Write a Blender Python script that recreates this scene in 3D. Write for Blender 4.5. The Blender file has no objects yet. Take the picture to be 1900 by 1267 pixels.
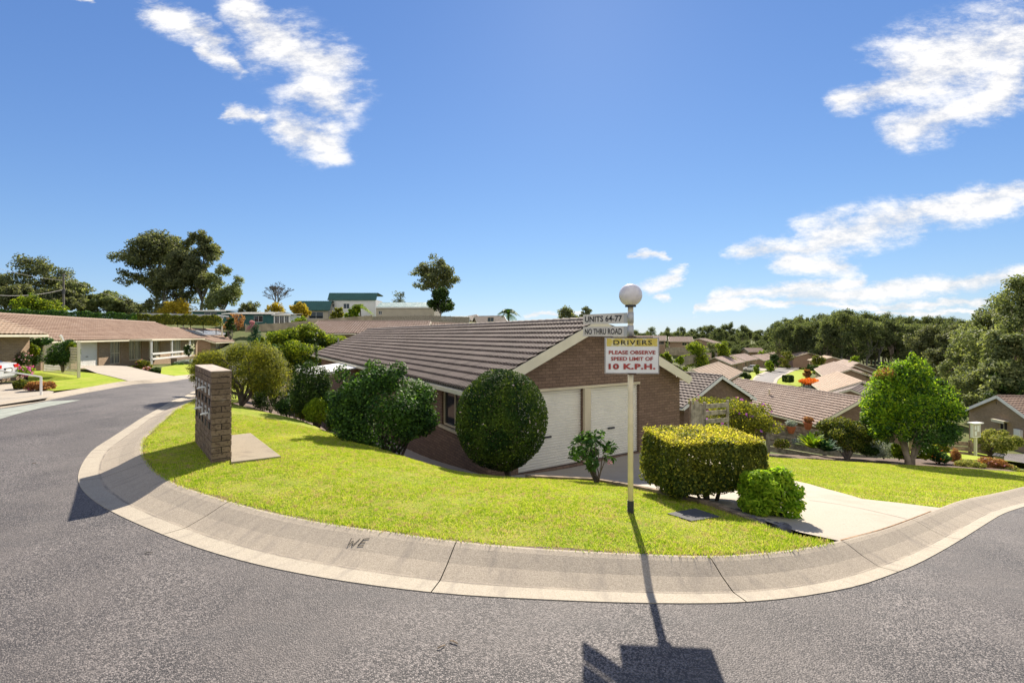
import bpy, bmesh, math, random
import numpy as np
from mathutils import Vector, Matrix
from mathutils.geometry import delaunay_2d_cdt
R=math.radians
SC=bpy.context.scene
COL=SC.collection
# ---------------------------------------------------------------- camera
F=844.0; HY=622.0; ZC=2.1
cd=bpy.data.cameras.new('camera'); cam=bpy.data.objects.new('camera',cd); COL.objects.link(cam)
cam.location=(0,0,ZC); cam.rotation_euler=(R(90),0,0)
cd.sensor_width=36; cd.lens=36*F/1900; cd.shift_y=(HY-633.5)/1900; cd.clip_end=8000; cd.clip_start=.05
SC.camera=cam
# ---------------------------------------------------------------- sun, exposure
SUN_AZ=R(9); SUN_EL=R(37.5)
SD=Vector((math.sin(SUN_AZ)*math.cos(SUN_EL),math.cos(SUN_AZ)*math.cos(SUN_EL),math.sin(SUN_EL)))
sl=bpy.data.lights.new('sun','SUN'); so=bpy.data.objects.new('sun',sl); COL.objects.link(so)
sl.energy=5.0; sl.angle=R(.53); sl.color=(1,.90,.76)
so.rotation_euler=SD.to_track_quat('Z','Y').to_euler()
SC.view_settings.view_transform='Standard'; SC.view_settings.look='None'
SC.view_settings.exposure=1.1; SC.view_settings.gamma=1
# ---------------------------------------------------------------- node helper
class N:
    def __init__(s,nt): s.t=nt
    def n(s,ty,ins=None,**k):
        x=s.t.nodes.new(ty)
        for a,b in k.items(): setattr(x,a,b)
        if ins:
            for a,b in ins.items():
                if isinstance(b,bpy.types.NodeSocket): s.t.links.new(b,x.inputs[a])
                else: x.inputs[a].default_value=b
        return x
    def m(s,op,a,b=0.,c=0.,clamp=False):
        x=s.t.nodes.new('ShaderNodeMath'); x.operation=op; x.use_clamp=clamp
        for i,v in enumerate((a,b,c)):
            if isinstance(v,bpy.types.NodeSocket): s.t.links.new(v,x.inputs[i])
            else: x.inputs[i].default_value=v
        return x.outputs[0]
    def mix(s,f,a,b,mode='MIX'):
        x=s.t.nodes.new('ShaderNodeMix'); x.data_type='RGBA'; x.blend_type=mode
        for i,v in ((0,f),(6,a),(7,b)):
            if isinstance(v,bpy.types.NodeSocket): s.t.links.new(v,x.inputs[i])
            else: x.inputs[i].default_value=v if i==0 or len(v)==4 else (*v,1)
        return x.outputs[2]
    def ss(s,v,a,b,lo=0.,hi=1.):
        x=s.n('ShaderNodeMapRange',{0:v,1:a,2:b,3:lo,4:hi},interpolation_type='SMOOTHSTEP'); return x.outputs[0]
    def noise(s,vec,scale,det=4.,rough=.55):
        return s.n('ShaderNodeTexNoise',{'Vector':vec,'Scale':scale,'Detail':det,'Roughness':rough})
# ---------------------------------------------------------------- world: sky and clouds
wd=bpy.data.worlds.new('World'); SC.world=wd; wd.use_nodes=True
W=N(wd.node_tree); wd.node_tree.nodes.clear()
sky=W.n('ShaderNodeTexSky',sky_type='NISHITA',sun_disc=False,sun_elevation=SUN_EL,sun_rotation=SUN_AZ,altitude=50,air_density=1.0,dust_density=.05,ozone_density=2.2)
tc=W.n('ShaderNodeTexCoord'); sp=W.n('ShaderNodeSeparateXYZ',{0:tc.outputs['Generated']})
Yp=W.m('MAXIMUM',sp.outputs[1],.02)
cx=W.m('DIVIDE',sp.outputs[0],Yp); cz=W.m('DIVIDE',sp.outputs[2],Yp)
pv=W.n('ShaderNodeCombineXYZ',{0:cx,1:cz,2:0.}).outputs[0]
wrp=W.n('ShaderNodeMapping',{'Vector':pv,'Rotation':(0,0,-.35),'Scale':(3.2,7,1)}).outputs[0]
wn=W.noise(wrp,1.,6,.62)
wv=W.n('ShaderNodeVectorMath',{0:wn.outputs['Color'],1:(.5,.5,.5)},operation='SUBTRACT').outputs[0]
wv=W.n('ShaderNodeVectorMath',{0:wv,1:(.22,.13,0)},operation='MULTIPLY').outputs[0]
wp=W.n('ShaderNodeVectorMath',{0:pv,1:wv},operation='ADD').outputs[0]
def capsule(a,b,r):
    a=((a[0]-950)/F,(HY-a[1])/F,0); b=((b[0]-950)/F,(HY-b[1])/F,0); r=r/F
    ba=(b[0]-a[0],b[1]-a[1],0); l2=ba[0]**2+ba[1]**2+1e-9
    pa=W.n('ShaderNodeVectorMath',{0:wp,1:a},operation='SUBTRACT').outputs[0]
    d=W.n('ShaderNodeVectorMath',{0:pa,1:ba},operation='DOT_PRODUCT').outputs['Value']
    h=W.m('DIVIDE',d,l2,clamp=True)
    q=W.n('ShaderNodeVectorMath',{0:ba,'Scale':h},operation='SCALE').outputs[0]
    e=W.n('ShaderNodeVectorMath',{0:pa,1:q},operation='SUBTRACT').outputs[0]
    L=W.n('ShaderNodeVectorMath',{0:e},operation='LENGTH').outputs['Value']
    return W.m('MULTIPLY_ADD',L,-1/r,1.)
caps=[((290,25),(400,80),26),((385,95),(440,125),20),((430,10),(510,85),40),((505,80),(600,125),58),((565,170),(620,190),50),((535,238),(605,255),36),((435,208),(495,220),11),
((1570,195),(1700,150),28),((1700,125),(1900,85),72),((1680,245),(1900,130),40),
((1355,470),(1520,445),18),((1500,440),(1710,402),30),((1700,400),(1900,366),28),((1450,480),(1560,485),26),((1340,565),(1590,515),14),((1470,550),(1900,512),20),((1310,574),(1840,556),7),((1195,532),(1262,515),12),((1215,545),(1240,552),9),((1185,480),(1220,482),9),((135,2),(165,2),7),((965,590),(1060,586),5),((1640,574),(1900,575),6)]
mx=None
for a,b,r in caps:
    c=capsule(a,b,r*1.15); mx=c if mx is None else W.m('MAXIMUM',mx,c)
rot=W.n('ShaderNodeMapping',{'Vector':pv,'Rotation':(0,0,-.35),'Scale':(4.5,10,1)}).outputs[0]
n2=W.noise(rot,1.6,8,.7).outputs[0]
dens=W.m('ADD',W.m('MULTIPLY',W.m('MINIMUM',mx,.85),1.),W.m('MULTIPLY_ADD',n2,3.6,-1.82))
cl=W.ss(dens,-.35,1.1)
cl=W.m('MULTIPLY',cl,W.ss(mx,-.5,.15))
cl=W.m('MULTIPLY',cl,W.ss(sp.outputs[1],.02,.1))
ssep=W.n('ShaderNodeSeparateColor',{0:sky.outputs[0]}); SS=.13
def cmp_(ch,a,b): return W.m('DIVIDE',W.m('MULTIPLY',ssep.outputs[ch],a),W.m('MULTIPLY_ADD',ssep.outputs[ch],b*SS,1.))
sat=W.n('ShaderNodeCombineColor',{0:cmp_(0,.47,.32),1:cmp_(1,.62,.42),2:cmp_(2,1.02,.75)}).outputs[0]
shade=W.ss(n2,.32,.62,3.9,5.4)
cc=W.n('ShaderNodeVectorMath',{0:(1.,.99,.985),'Scale':shade},operation='SCALE').outputs[0]
bk=W.m('MULTIPLY',W.ss(sp.outputs[1],.02,-.35),W.ss(W.noise(tc.outputs['Generated'],2.2,5).outputs[0],.38,.6,.25,1.))  # unseen bright cloud bank added behind the camera to fill shaded faces
bk=W.m('MULTIPLY',bk,W.ss(sp.outputs[2],-.02,.12))
skc=W.mix(bk,W.mix(cl,sat,cc),(5.6,5.4,5.1))
bg=W.n('ShaderNodeBackground',{'Color':skc,'Strength':.094})
wo=W.n('ShaderNodeOutputWorld',{'Surface':bg.outputs[0]})
wd.cycles.sampling_method='MANUAL'; wd.cycles.sample_map_resolution=512
# ---------------------------------------------------------------- terrain height
CP=[(0,0,0),(-5,2,0),(5,2,-.12),(-10,-3,.05),(12,-5,-.5),(0,-8,.1),(-14,3,0),(1.3,5.1,0),(-4.7,7.1,0),(-7,7.5,0),(-6,8.6,-.03),(-3,4,0),(3.5,4.6,-.12),(-5.65,9.8,-.12),
(7.5,6.6,-.55),(15,17,-2.8),(22,21.8,-3.75),(23.6,22,-4.2),(.3,11.6,-1.62),(4,14,-1.68),(1.8,10.5,-1.4),(6.5,11,-1.45),(48,43,-9.6),(24,40,-7.1),(14,31,-5.0),(52,47,-9.6),(15,5,-1.1),(30,8,-2.8),(30,30,-6.4),
(30,78,-8.6),(52,120,-8.1),(60,108,-8.1),(66,130,-8.2),(80,150,-9),(100,200,-11.5),(150,200,-12.),(100,120,-9.5),(100,80,-10.5),(80,50,-11),(46,64,-9.4),(60,80,-9.0),(90,160,-9.3),(60,230,-9),(120,40,-11),(70,10,-6),
(-9.24,15,-.2),(-5.91,12.8,-.41),(-4.46,11.4,-.49),(-2.96,10,-.5),(-2.07,9.2,-.5),(-.68,8.2,-.52),(.24,8,-.53),(-5,14.5,-1.5),(-3.4,13,-1.45),(-2,11.5,-1.4),(-.5,10,-1.25),(.9,9.4,-.95),(2.2,8.6,-.85),
(-1,12.4,-1.72),(-3.5,16.4,-2.2),(-9,25,-2.4),(-14,33,-2.2),(-7.5,17.5,-1.5),(-11,8,-.02),
(-13.5,19.3,-.3),(-16,14.4,-.2),(-20,28,-.5),(-36,40,-.4),(-33.6,40,-.42),(-26,40,-.5),(-45,35,-.2),(-20,20,-.35),(-17,26,-.55),(-30,20,-.1),(-38,56,-.7),
(-60,60,1.6),(-48,60,.3),(-25,58,.4),(-45,80,3.7),(-55,70,2.6),(-80,90,4.6),(-110,50,3),(-15,85,4.6),(-30,95,5.5),(-40,95,5.4),(-20,90,5.3),(-5,85,4.0),(-5,50,-.3),(8,50,-3.5),(10,90,1),(-70,115,6.2),(-40,120,6.2),(0,130,3),(30,140,-1.5),(50,150,-3),(65,158,-4.5),(-100,140,6),(20,60,-6.5),(25,100,-4.5)]
P=np.array(CP,float); nP=len(P)
def _k(r2): return .5*r2*np.log(r2+1e-9)
_A=np.zeros((nP+3,nP+3)); _A[:nP,:nP]=_k(((P[:,None,:2]-P[None,:,:2])**2).sum(-1))+np.eye(nP)*.06; _A[:nP,nP]=1; _A[:nP,nP+1:]=P[:,:2]; _A[nP:,:nP]=_A[:nP,nP:].T
WT=np.linalg.solve(_A,np.r_[P[:,2],0,0,0])
def Harr(x,y):
    x=np.asarray(x,float); y=np.asarray(y,float); sh=x.shape; q=np.stack([x.ravel(),y.ravel()],1)
    z=WT[nP]+q@WT[nP+1:]
    for i in range(nP): z=z+WT[i]*_k(((q-P[i,:2])**2).sum(1))
    r=np.hypot(q[:,0],q[:,1]-60); t=np.clip((r-150)/150,0,1); t=t*t*(3-2*t)
    return (np.clip(z,-14,8)*(1-t)-9.*t).reshape(sh)
def H(x,y): return float(Harr(np.array([x]),np.array([y]))[0])
def at(px,py,Y): return Vector(((px-950)/F*Y,Y,ZC+(HY-py)/F*Y))
_t=np.concatenate([np.arange(1.5,60,.1),np.arange(60,400,1.)])
def g(px,py,off=0.):
    dx=(px-950)/F; dz=(HY-py)/F
    d=ZC+dz*_t-Harr(dx*_t,_t)-off
    i=int(np.argmax(d<0)); a,b=_t[i-1],_t[i]; f=d[i-1]/(d[i-1]-d[i]); s=a+(b-a)*f
    return (dx*s,s)
# ---------------------------------------------------------------- materials
MATS={}
def mat(name):
    m=bpy.data.materials.new(name); m.use_nodes=True; m.node_tree.nodes.clear(); MATS[name]=m
    n=N(m.node_tree); o=n.n('ShaderNodeOutputMaterial'); return m,n,o
def pbr(n,o,col,rough=.7,spec=.4,metal=0.,nrm=None,**k):
    d={'Base Color':col if isinstance(col,bpy.types.NodeSocket) else (*col,1),'Roughness':rough,'Specular IOR Level':spec,'Metallic':metal}
    d.update(k)
    b=n.n('ShaderNodeBsdfPrincipled',d)
    if nrm is not None: n.t.links.new(nrm,b.inputs['Normal'])
    n.t.links.new(b.outputs[0],o.inputs[0]); return b
def bump(n,h,st=.3,dist=.01): return n.n('ShaderNodeBump',{'Height':h,'Strength':st,'Distance':dist}).outputs[0]
def obj_co(n): return n.n('ShaderNodeNewGeometry').outputs['Position']
def simple(name,col,rough=.6,var=.15,scale=3.,spec=.4,metal=0.,bmp=.1,bscale=40.):
    m,n,o=mat(name); p=obj_co(n)
    a=n.noise(p,scale,5).outputs[0]
    c=n.mix(n.ss(a,.3,.7),tuple(x*(1-var) for x in col),tuple(min(1,x*(1+var)) for x in col))
    pbr(n,o,c,rough,spec,metal,bump(n,n.noise(p,bscale,3).outputs[0],bmp,.01)); return m
# asphalt
m,n,o=mat('asphalt'); p=obj_co(n)
v=n.n('ShaderNodeTexVoronoi',{'Vector':p,'Scale':105.}); v2=n.n('ShaderNodeTexVoronoi',{'Vector':p,'Scale':72.})
sep=n.n('ShaderNodeSeparateColor',{0:v.outputs['Color']}); sep2=n.n('ShaderNodeSeparateColor',{0:v2.outputs['Color']})
base=n.mix(n.ss(sep.outputs[0],.25,1.),(.028,.026,.027),(.245,.217,.203))
base=n.mix(n.m('MULTIPLY',n.ss(sep2.outputs[1],.75,.95),n.ss(n.noise(p,.5,3).outputs[0],.3,.7,.55,.9)),base,(.29,.262,.245))
gap=n.ss(v.outputs['Distance'],.35,.62)
base=n.mix(n.m('MULTIPLY',gap,n.ss(n.noise(p,.7,5).outputs[0],.38,.62,.35,1.)),base,(.018,.017,.02))
big=n.noise(p,.8,4).outputs[0]; base=n.mix(n.ss(big,.35,.65),base,n.mix(.55,base,(.115,.102,.095)))
st=n.n('ShaderNodeMapping',{'Vector':p,'Rotation':(0,0,.5),'Scale':(.35,3.,1)}).outputs[0]
base=n.mix(n.m('MULTIPLY',n.ss(n.noise(st,1.2,5).outputs[0],.5,.75),.35),base,(.05,.05,.052))
hh=n.m('SUBTRACT',1.,v.outputs['Distance'])
pbr(n,o,base,.72,.45,nrm=bump(n,n.m('ADD',hh,n.m('MULTIPLY',sep.outputs[0],.6)),.75,.006))
simple('road_paint',(.27,.29,.25),.8,.25,4.,bmp=.3)
# concrete for kerb (uv.x = across, uv.y = along)
m,n,o=mat('kerb_concrete'); p=obj_co(n); uv=n.n('ShaderNodeTexCoord').outputs['UV']; su=n.n('ShaderNodeSeparateXYZ',{0:uv})
agg=n.n('ShaderNodeTexVoronoi',{'Vector':p,'Scale':160.}); sa=n.n('ShaderNodeSeparateColor',{0:agg.outputs['Color']})
c1=n.mix(sa.outputs[0],(.265,.225,.17),(.43,.37,.29)); c0=n.mix(sa.outputs[0],(.28,.245,.19),(.41,.365,.29))
wob=n.m('MULTIPLY_ADD',n.noise(p,3.,4).outputs[0],.05,-.025)
ux=n.m('ADD',su.outputs[0],wob)
c=n.mix(n.ss(ux,.275,.30),c0,c1)
sv=n.n('ShaderNodeCombineXYZ',{0:n.m('MULTIPLY',su.outputs[0],1.2),1:n.m('MULTIPLY',su.outputs[1],7.),2:0.}).outputs[0]
str_=n.noise(sv,1.,6,.6).outputs[0]
c=n.mix(n.m('MULTIPLY',n.ss(str_,.48,.72),.45),c,(.17,.15,.13))
ln=n.m('MULTIPLY',n.ss(n.m('ABSOLUTE',n.m('SUBTRACT',ux,.305)),.03,.0),n.ss(n.noise(p,2.5,5).outputs[0],.35,.6,.1,.65))
c=n.mix(ln,c,(.12,.105,.09))
bl=n.noise(p,1.3,6).outputs[0]; c=n.mix(n.m('MULTIPLY',n.ss(bl,.5,.75),.3),c,(.2,.17,.14))
sp2=n.ss(n.noise(p,55.,2).outputs[0],.70,.74); c=n.mix(n.m('MULTIPLY',sp2,.6),c,(.06,.05,.04))
pbr(n,o,c,.85,.3,nrm=bump(n,n.m('ADD',sa.outputs[0],n.noise(p,30.,4).outputs[0]),.3,.004))
def concrete(name,a,b,stain=(.25,.2,.15),amt=.35,sc=1.2):
    m,n,o=mat(name); p=obj_co(n)
    c=n.mix(n.ss(n.noise(p,90.,3).outputs[0],.3,.7),a,b)
    c=n.mix(n.m('MULTIPLY',n.ss(n.noise(p,sc,7,.6).outputs[0],.48,.72),amt),c,stain)
    c=n.mix(n.m('MULTIPLY',n.ss(n.noise(p,24.,3).outputs[0],.66,.72),.4),c,(.12,.1,.08))
    pbr(n,o,c,.85,.3,nrm=bump(n,n.noise(p,60.,5).outputs[0],.3,.004)); return m
concrete('driveway_concrete',(.33,.29,.235),(.40,.355,.29),amt=.4)
concrete('path_concrete',(.42,.36,.30),(.5,.44,.37))
concrete('pad_concrete',(.22,.185,.13),(.31,.26,.185),(.15,.12,.09),.6,3.)
concrete('dark_stone',(.06,.06,.06),(.10,.10,.10),(.03,.03,.03),.5,6.)
# grass
def grassmat(name,g1,g2,dry,soil,sc=1.):
    m,n,o=mat(name); p=obj_co(n)
    a=n.noise(p,14*sc,6,.7).outputs[0]; b=n.noise(p,1.1,5).outputs[0]; d=n.noise(p,60*sc,4,.7).outputs[0]
    c=n.mix(n.ss(a,.3,.7),g1,g2); c=n.mix(n.m('MULTIPLY',n.ss(b,.42,.7),.7),c,dry)
    c=n.mix(n.m('MULTIPLY',n.ss(d,.55,.7),.6),c,soil)
    pbr(n,o,c,.9,.1,nrm=bump(n,d,.8,.03)); return m
grassmat('lawn_turf',(.14,.20,.02),(.30,.36,.03),(.42,.36,.10),(.22,.16,.07))
grassmat('far_turf',(.19,.27,.02),(.31,.38,.03),(.36,.36,.07),(.18,.21,.03),.4)
grassmat('ground_cover',(.07,.10,.03),(.12,.14,.04),(.16,.14,.07),(.06,.05,.03),.3)
concrete('mulch_soil',(.07,.045,.03),(.14,.09,.06),(.04,.03,.02),.6,8.)
def blade_mat(name,cols,trans=.45):
    m,n,o=mat(name); ge=n.n('ShaderNodeNewGeometry'); ra=n.n('ShaderNodeValToRGB',{0:ge.outputs['Random Per Island']})
    el=ra.color_ramp.elements; 
    for i,(p_,c_) in enumerate(cols):
        e=el[i] if i<2 else el.new(p_)
        e.position=p_; e.color=(*c_,1)
    big=n.noise(ge.outputs['Position'],.9,5).outputs[0]
    c=n.mix(n.m('MULTIPLY',n.ss(big,.45,.68),.55),ra.outputs[0],cols[-1][1])
    fine=n.noise(ge.outputs['Position'],11.,4,.7).outputs[0]; c=n.mix(n.m('MULTIPLY',n.ss(fine,.48,.62),.85),c,(.52,.38,.18)); c=n.mix(n.m('MULTIPLY',n.ss(fine,.48,.36),.65),c,(.13,.24,.012))
    d=n.n('ShaderNodeBsdfPrincipled',{'Base Color':c,'Roughness':.65,'Specular IOR Level':.15})
    t=n.n('ShaderNodeBsdfTranslucent',{'Color':c}); x=n.n('ShaderNodeMixShader',{0:trans,1:d.outputs[0],2:t.outputs[0]})
    n.t.links.new(x.outputs[0],o.inputs[0]); return m
GRASSB=blade_mat('grass_blades',[(0,(.18,.32,.012)),(1,(.66,.56,.20)),(.45,(.42,.56,.018)),(.8,(.62,.70,.05))])
MATS['grass_blades'].node_tree  # noqa
def leaf(name,dark,mid,light,lw=.25,trans=.35,rough=.45,scale=2.,spec=.16):
    m,n,o=mat(name); ge=n.n('ShaderNodeNewGeometry'); r=ge.outputs['Random Per Island']
    c=n.mix(n.ss(r,0.,1.-lw),dark,mid); c=n.mix(n.ss(r,1.-lw,1.),c,light)
    b=n.noise(ge.outputs['Position'],scale,3).outputs[0]
    c=n.mix(n.ss(b,.35,.7,0.,.55),c,n.mix(.5,c,light))
    d=n.n('ShaderNodeBsdfPrincipled',{'Base Color':c,'Roughness':min(.9,rough+.2),'Specular IOR Level':spec})
    t=n.n('ShaderNodeBsdfTranslucent',{'Color':n.mix(.6,c,n.mix(1.,c,(1.6,1.7,.6),'MULTIPLY'))})
    x=n.n('ShaderNodeMixShader',{0:trans,1:d.outputs[0],2:t.outputs[0]}); n.t.links.new(x.outputs[0],o.inputs[0]); return m
leaf('leaf_vivid',(.07,.15,.01),(.2,.36,.02),(.46,.55,.04),.4,.5,.5)
leaf('leaf_top_lit',(.18,.2,.02),(.44,.42,.035),(.62,.5,.12),.4,.5,.5)
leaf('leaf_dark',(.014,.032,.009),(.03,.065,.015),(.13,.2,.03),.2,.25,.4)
leaf('leaf_camellia',(.010,.028,.008),(.02,.06,.012),(.22,.30,.03),.12,.2,.6)
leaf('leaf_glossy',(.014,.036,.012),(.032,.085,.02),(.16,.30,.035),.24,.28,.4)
leaf('leaf_hedge',(.035,.055,.012),(.08,.115,.018),(.36,.33,.04),.3,.4,.45)
leaf('leaf_bright',(.05,.10,.01),(.15,.25,.015),(.40,.46,.03),.35,.45,.5)
leaf('leaf_lime',(.035,.07,.012),(.12,.19,.018),(.42,.44,.03),.35,.5,.5,1.2)
leaf('leaf_wispy',(.05,.065,.018),(.13,.155,.025),(.42,.38,.03),.35,.45,.5,1.5)
leaf('leaf_gum',(.055,.07,.04),(.12,.14,.065),(.28,.28,.13),.35,.4,.45,.5)
leaf('leaf_gum_light',(.08,.105,.045),(.17,.205,.08),(.36,.38,.16),.3,.35,.45,.4)
leaf('leaf_forest',(.055,.075,.04),(.115,.145,.06),(.23,.25,.10),.3,.4,.6,.08)
leaf('leaf_conifer',(.015,.05,.03),(.03,.09,.045),(.06,.14,.06),.3,.25,.5)
leaf('leaf_yellow',(.22,.17,.02),(.42,.32,.03),(.6,.45,.05),.3,.4,.6)
leaf('leaf_grey',(.2,.24,.2),(.34,.38,.33),(.5,.53,.5),.3,.2,.7)
leaf('leaf_rust',(.18,.08,.03),(.35,.14,.06),(.5,.3,.12),.3,.4,.6)
leaf('leaf_citrus',(.08,.11,.02),(.22,.24,.05),(.5,.45,.14),.4,.4,.5)
leaf('petal_pale',(.6,.42,.45),(.72,.58,.6),(.82,.74,.74),.3,.3,.7)
leaf('petal_pink',(.5,.2,.3),(.7,.35,.45),(.85,.6,.65),.3,.3,.7)
leaf('petal_purple',(.25,.06,.4),(.4,.1,.55),(.55,.2,.65),.3,.3,.7)
leaf('petal_white',(.7,.68,.66),(.8,.78,.75),(.85,.83,.82),.3,.3,.7)
leaf('petal_orange',(.6,.12,.02),(.8,.22,.03),(.85,.35,.05),.3,.3,.7)
leaf('petal_magenta',(.4,.05,.3),(.6,.1,.4),(.7,.25,.5),.3,.3,.7)
simple('bark',(.11,.085,.065),.9,.4,5.,bmp=.8,bscale=20.)
simple('bark_pale',(.27,.21,.16),.85,.4,3.,bmp=.6,bscale=16.)
simple('bark_grey',(.16,.145,.13),.9,.3,3.,bmp=.5,bscale=12.)
# brick by uv in metres
def brick(name,c1,c2,mort,bw=.24,rh=.086,speck=.5):
    m,n,o=mat(name); uv=n.n('ShaderNodeTexCoord').outputs['UV']
    b=n.n('ShaderNodeTexBrick',{'Vector':uv,'Color1':(*c1,1),'Color2':(*c2,1),'Mortar':(*mort,1),'Scale':1.,'Mortar Size':.006,'Mortar Smooth':.2,'Bias':0.,'Brick Width':bw,'Row Height':rh})
    nz=n.noise(uv,30.,5,.7).outputs[0]; c=n.mix(n.m('MULTIPLY',n.ss(nz,.5,.62),speck),b.outputs[0],tuple(x*.35 for x in c1))
    b2=n.noise(uv,.9,4).outputs[0]; c=n.mix(n.ss(b2,.3,.7,0,.3),c,n.mix(.5,c,mort))
    hgt=n.m('SUBTRACT',n.m('MULTIPLY',nz,.3),b.outputs['Fac'])
    pbr(n,o,c,.9,.2,nrm=bump(n,hgt,.8,.008)); return m
brick('brick_brown',(.205,.135,.095),(.275,.182,.128),(.09,.066,.052))
brick('brick_tan',(.33,.23,.15),(.43,.31,.21),(.20,.15,.11))
brick('brick_far',(.33,.215,.15),(.40,.265,.19),(.2,.14,.10),speck=.2)
m,n,o=mat('pillar_brick'); ge=n.n('ShaderNodeNewGeometry'); p=ge.outputs['Position']
c=n.mix(ge.outputs['Random Per Island'],(.16,.112,.076),(.245,.175,.12)); c=n.mix(n.m('MULTIPLY',n.ss(n.noise(p,22.,5,.7).outputs[0],.50,.62),.8),c,(.08,.055,.04))
c=n.mix(n.m('MULTIPLY',n.ss(n.noise(p,7.,4).outputs[0],.6,.72),.5),c,(.45,.37,.3))
pbr(n,o,c,.9,.2,nrm=bump(n,n.noise(p,70.,5).outputs[0],.5,.006))
simple('mortar_dark',(.055,.045,.04),.95,.2); simple('mortar_pale',(.40,.33,.27),.9,.25,8.,bmp=.4)
def tile(name,a,b,lich):
    m,n,o=mat(name); p=obj_co(n)
    uv=n.n('ShaderNodeTexCoord').outputs['UV']
    w=n.n('ShaderNodeTexWhiteNoise',{'Vector':n.n('ShaderNodeVectorMath',{0:uv},operation='FLOOR').outputs[0]},noise_dimensions='2D').outputs[0]
    c=n.mix(w,a,b); c=n.mix(n.m('MULTIPLY',n.ss(n.noise(p,.7,6,.65).outputs[0],.45,.7),.45),c,lich)
    c=n.mix(n.m('MULTIPLY',n.ss(n.noise(p,9.,5,.7).outputs[0],.55,.7),.35),c,tuple(x*.45 for x in a))
    fu=n.n('ShaderNodeVectorMath',{0:uv},operation='FRACTION').outputs[0]; s_=n.n('ShaderNodeSeparateXYZ',{0:fu})
    e=n.m('MAXIMUM',n.ss(s_.outputs[0],.10,.02),n.ss(s_.outputs[1],.90,.97))  # roll valleys and course ends: shadow lines put into the tile colour
    c=n.mix(n.m('MULTIPLY',e,.35),c,tuple(x*.4 for x in a))
    pbr(n,o,c,.8,.3,nrm=bump(n,n.noise(p,60.,4).outputs[0],.3,.005)); return m
tile('tile_brown',(.14,.11,.094),(.215,.17,.147),(.26,.215,.185))
tile('tile_terracotta',(.27,.18,.13),(.37,.26,.19),(.41,.31,.24))
tile('tile_rose',(.26,.185,.142),(.355,.262,.205),(.39,.32,.265))
tile('tile_sand',(.37,.27,.19),(.48,.36,.26),(.50,.40,.31))
tile('tile_pinkish',(.29,.20,.158),(.375,.272,.222),(.42,.335,.29))
simple('cream_paint',(.72,.66,.50),.45,.06,2.,bmp=.03); simple('cream_trim',(.60,.52,.36),.5,.08,2.,bmp=.03)
simple('white_paint',(.78,.76,.72),.5,.05,2.,bmp=.03); simple('door_cream',(.82,.79,.70),.45,.04,1.5,bmp=.02)
simple('door_white',(.80,.78,.75),.45,.04,1.5,bmp=.02)
simple('globe_glass',(.74,.69,.68),.25,.08,12.,spec=.5,bmp=.02)
simple('pole_cream',(.74,.63,.42),.4,.08,6.,bmp=.05); simple('rust_dark',(.09,.05,.035),.8,.5,20.,bmp=.3)
simple('sign_white',(.80,.79,.77),.4,.05,5.,bmp=.02); simple('blade_white',(.62,.57,.52),.45,.06,5.,bmp=.02)
m,n,o=mat('sign_yellow'); p=obj_co(n); c=n.mix(n.ss(n.noise(p,18.,6,.7).outputs[0],.5,.63),(.66,.52,.10),(.74,.68,.42)); pbr(n,o,c,.5)
simple('ink_black',(.02,.02,.022),.6,.1); simple('ink_red',(.36,.055,.045),.6,.15,10.)
simple('black_wrap',(.035,.035,.04),.6,.2); simple('steel',(.50,.49,.47),.55,.1,metal=.35); simple('pipe_grey',(.25,.24,.23),.6)
m,n,o=mat('glass_dark'); pbr(n,o,(.02,.025,.03),.06,.6)
m,n,o=mat('glass_curtain'); p=obj_co(n); wv_=n.n('ShaderNodeTexWave',{'Vector':p,'Scale':2.5,'Distortion':1.5},bands_direction='X').outputs[1]; pbr(n,o,n.mix(wv_,(.14,.13,.11),(.30,.28,.23)),.15,.5)
simple('timber_grey',(.30,.265,.21),.9,.35,6.,bmp=.6,bscale=30.); simple('timber_brown',(.23,.165,.115),.9,.4,5.,bmp=.6,bscale=30.)
simple('sleeper',(.20,.15,.10),.95,.45,7.,bmp=.8,bscale=40.); simple('timber_fence_far',(.33,.28,.20),.9,.25,1.,bmp=.4)
simple('rock',(.13,.125,.13),.9,.5,6.,bmp=.8,bscale=15.); simple('terracotta_pot',(.48,.15,.06),.75,.15,8.)
simple('metal_roof_green',(.03,.11,.10),.45,.1,1.,spec=.4); simple('metal_roof_pale',(.48,.47,.42),.5,.15,1.); simple('metal_roof_bluegrey',(.28,.38,.36),.45,.1,1.)
simple('wall_white',(.74,.73,.70),.8,.04,1.); simple('wall_beige',(.48,.42,.33),.8,.05,1.); simple('wall_teal',(.035,.12,.115),.75,.15,1.)
simple('carport_grey',(.35,.35,.36),.5,.1); m,n,o=mat('solar_panel'); pbr(n,o,(.30,.32,.36),.22,.6)
simple('car_silver',(.62,.64,.68),.28,.03,metal=.35,bmp=0.); simple('car_white',(.80,.80,.80),.25,.02,bmp=0.); simple('tyre',(.025,.025,.025),.85)
m,n,o=mat('tail_red'); pbr(n,o,(.5,.01,.01),.15,.5)
simple('paper',(.78,.78,.76),.7,.05,10.); simple('joint_grey',(.20,.18,.15),.9,.3); simple('joint_brown',(.24,.14,.07),.9,.5,9.); simple('edge_dark',(.05,.045,.035),.9,.3)
def MT(n): return MATS[n]
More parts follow.
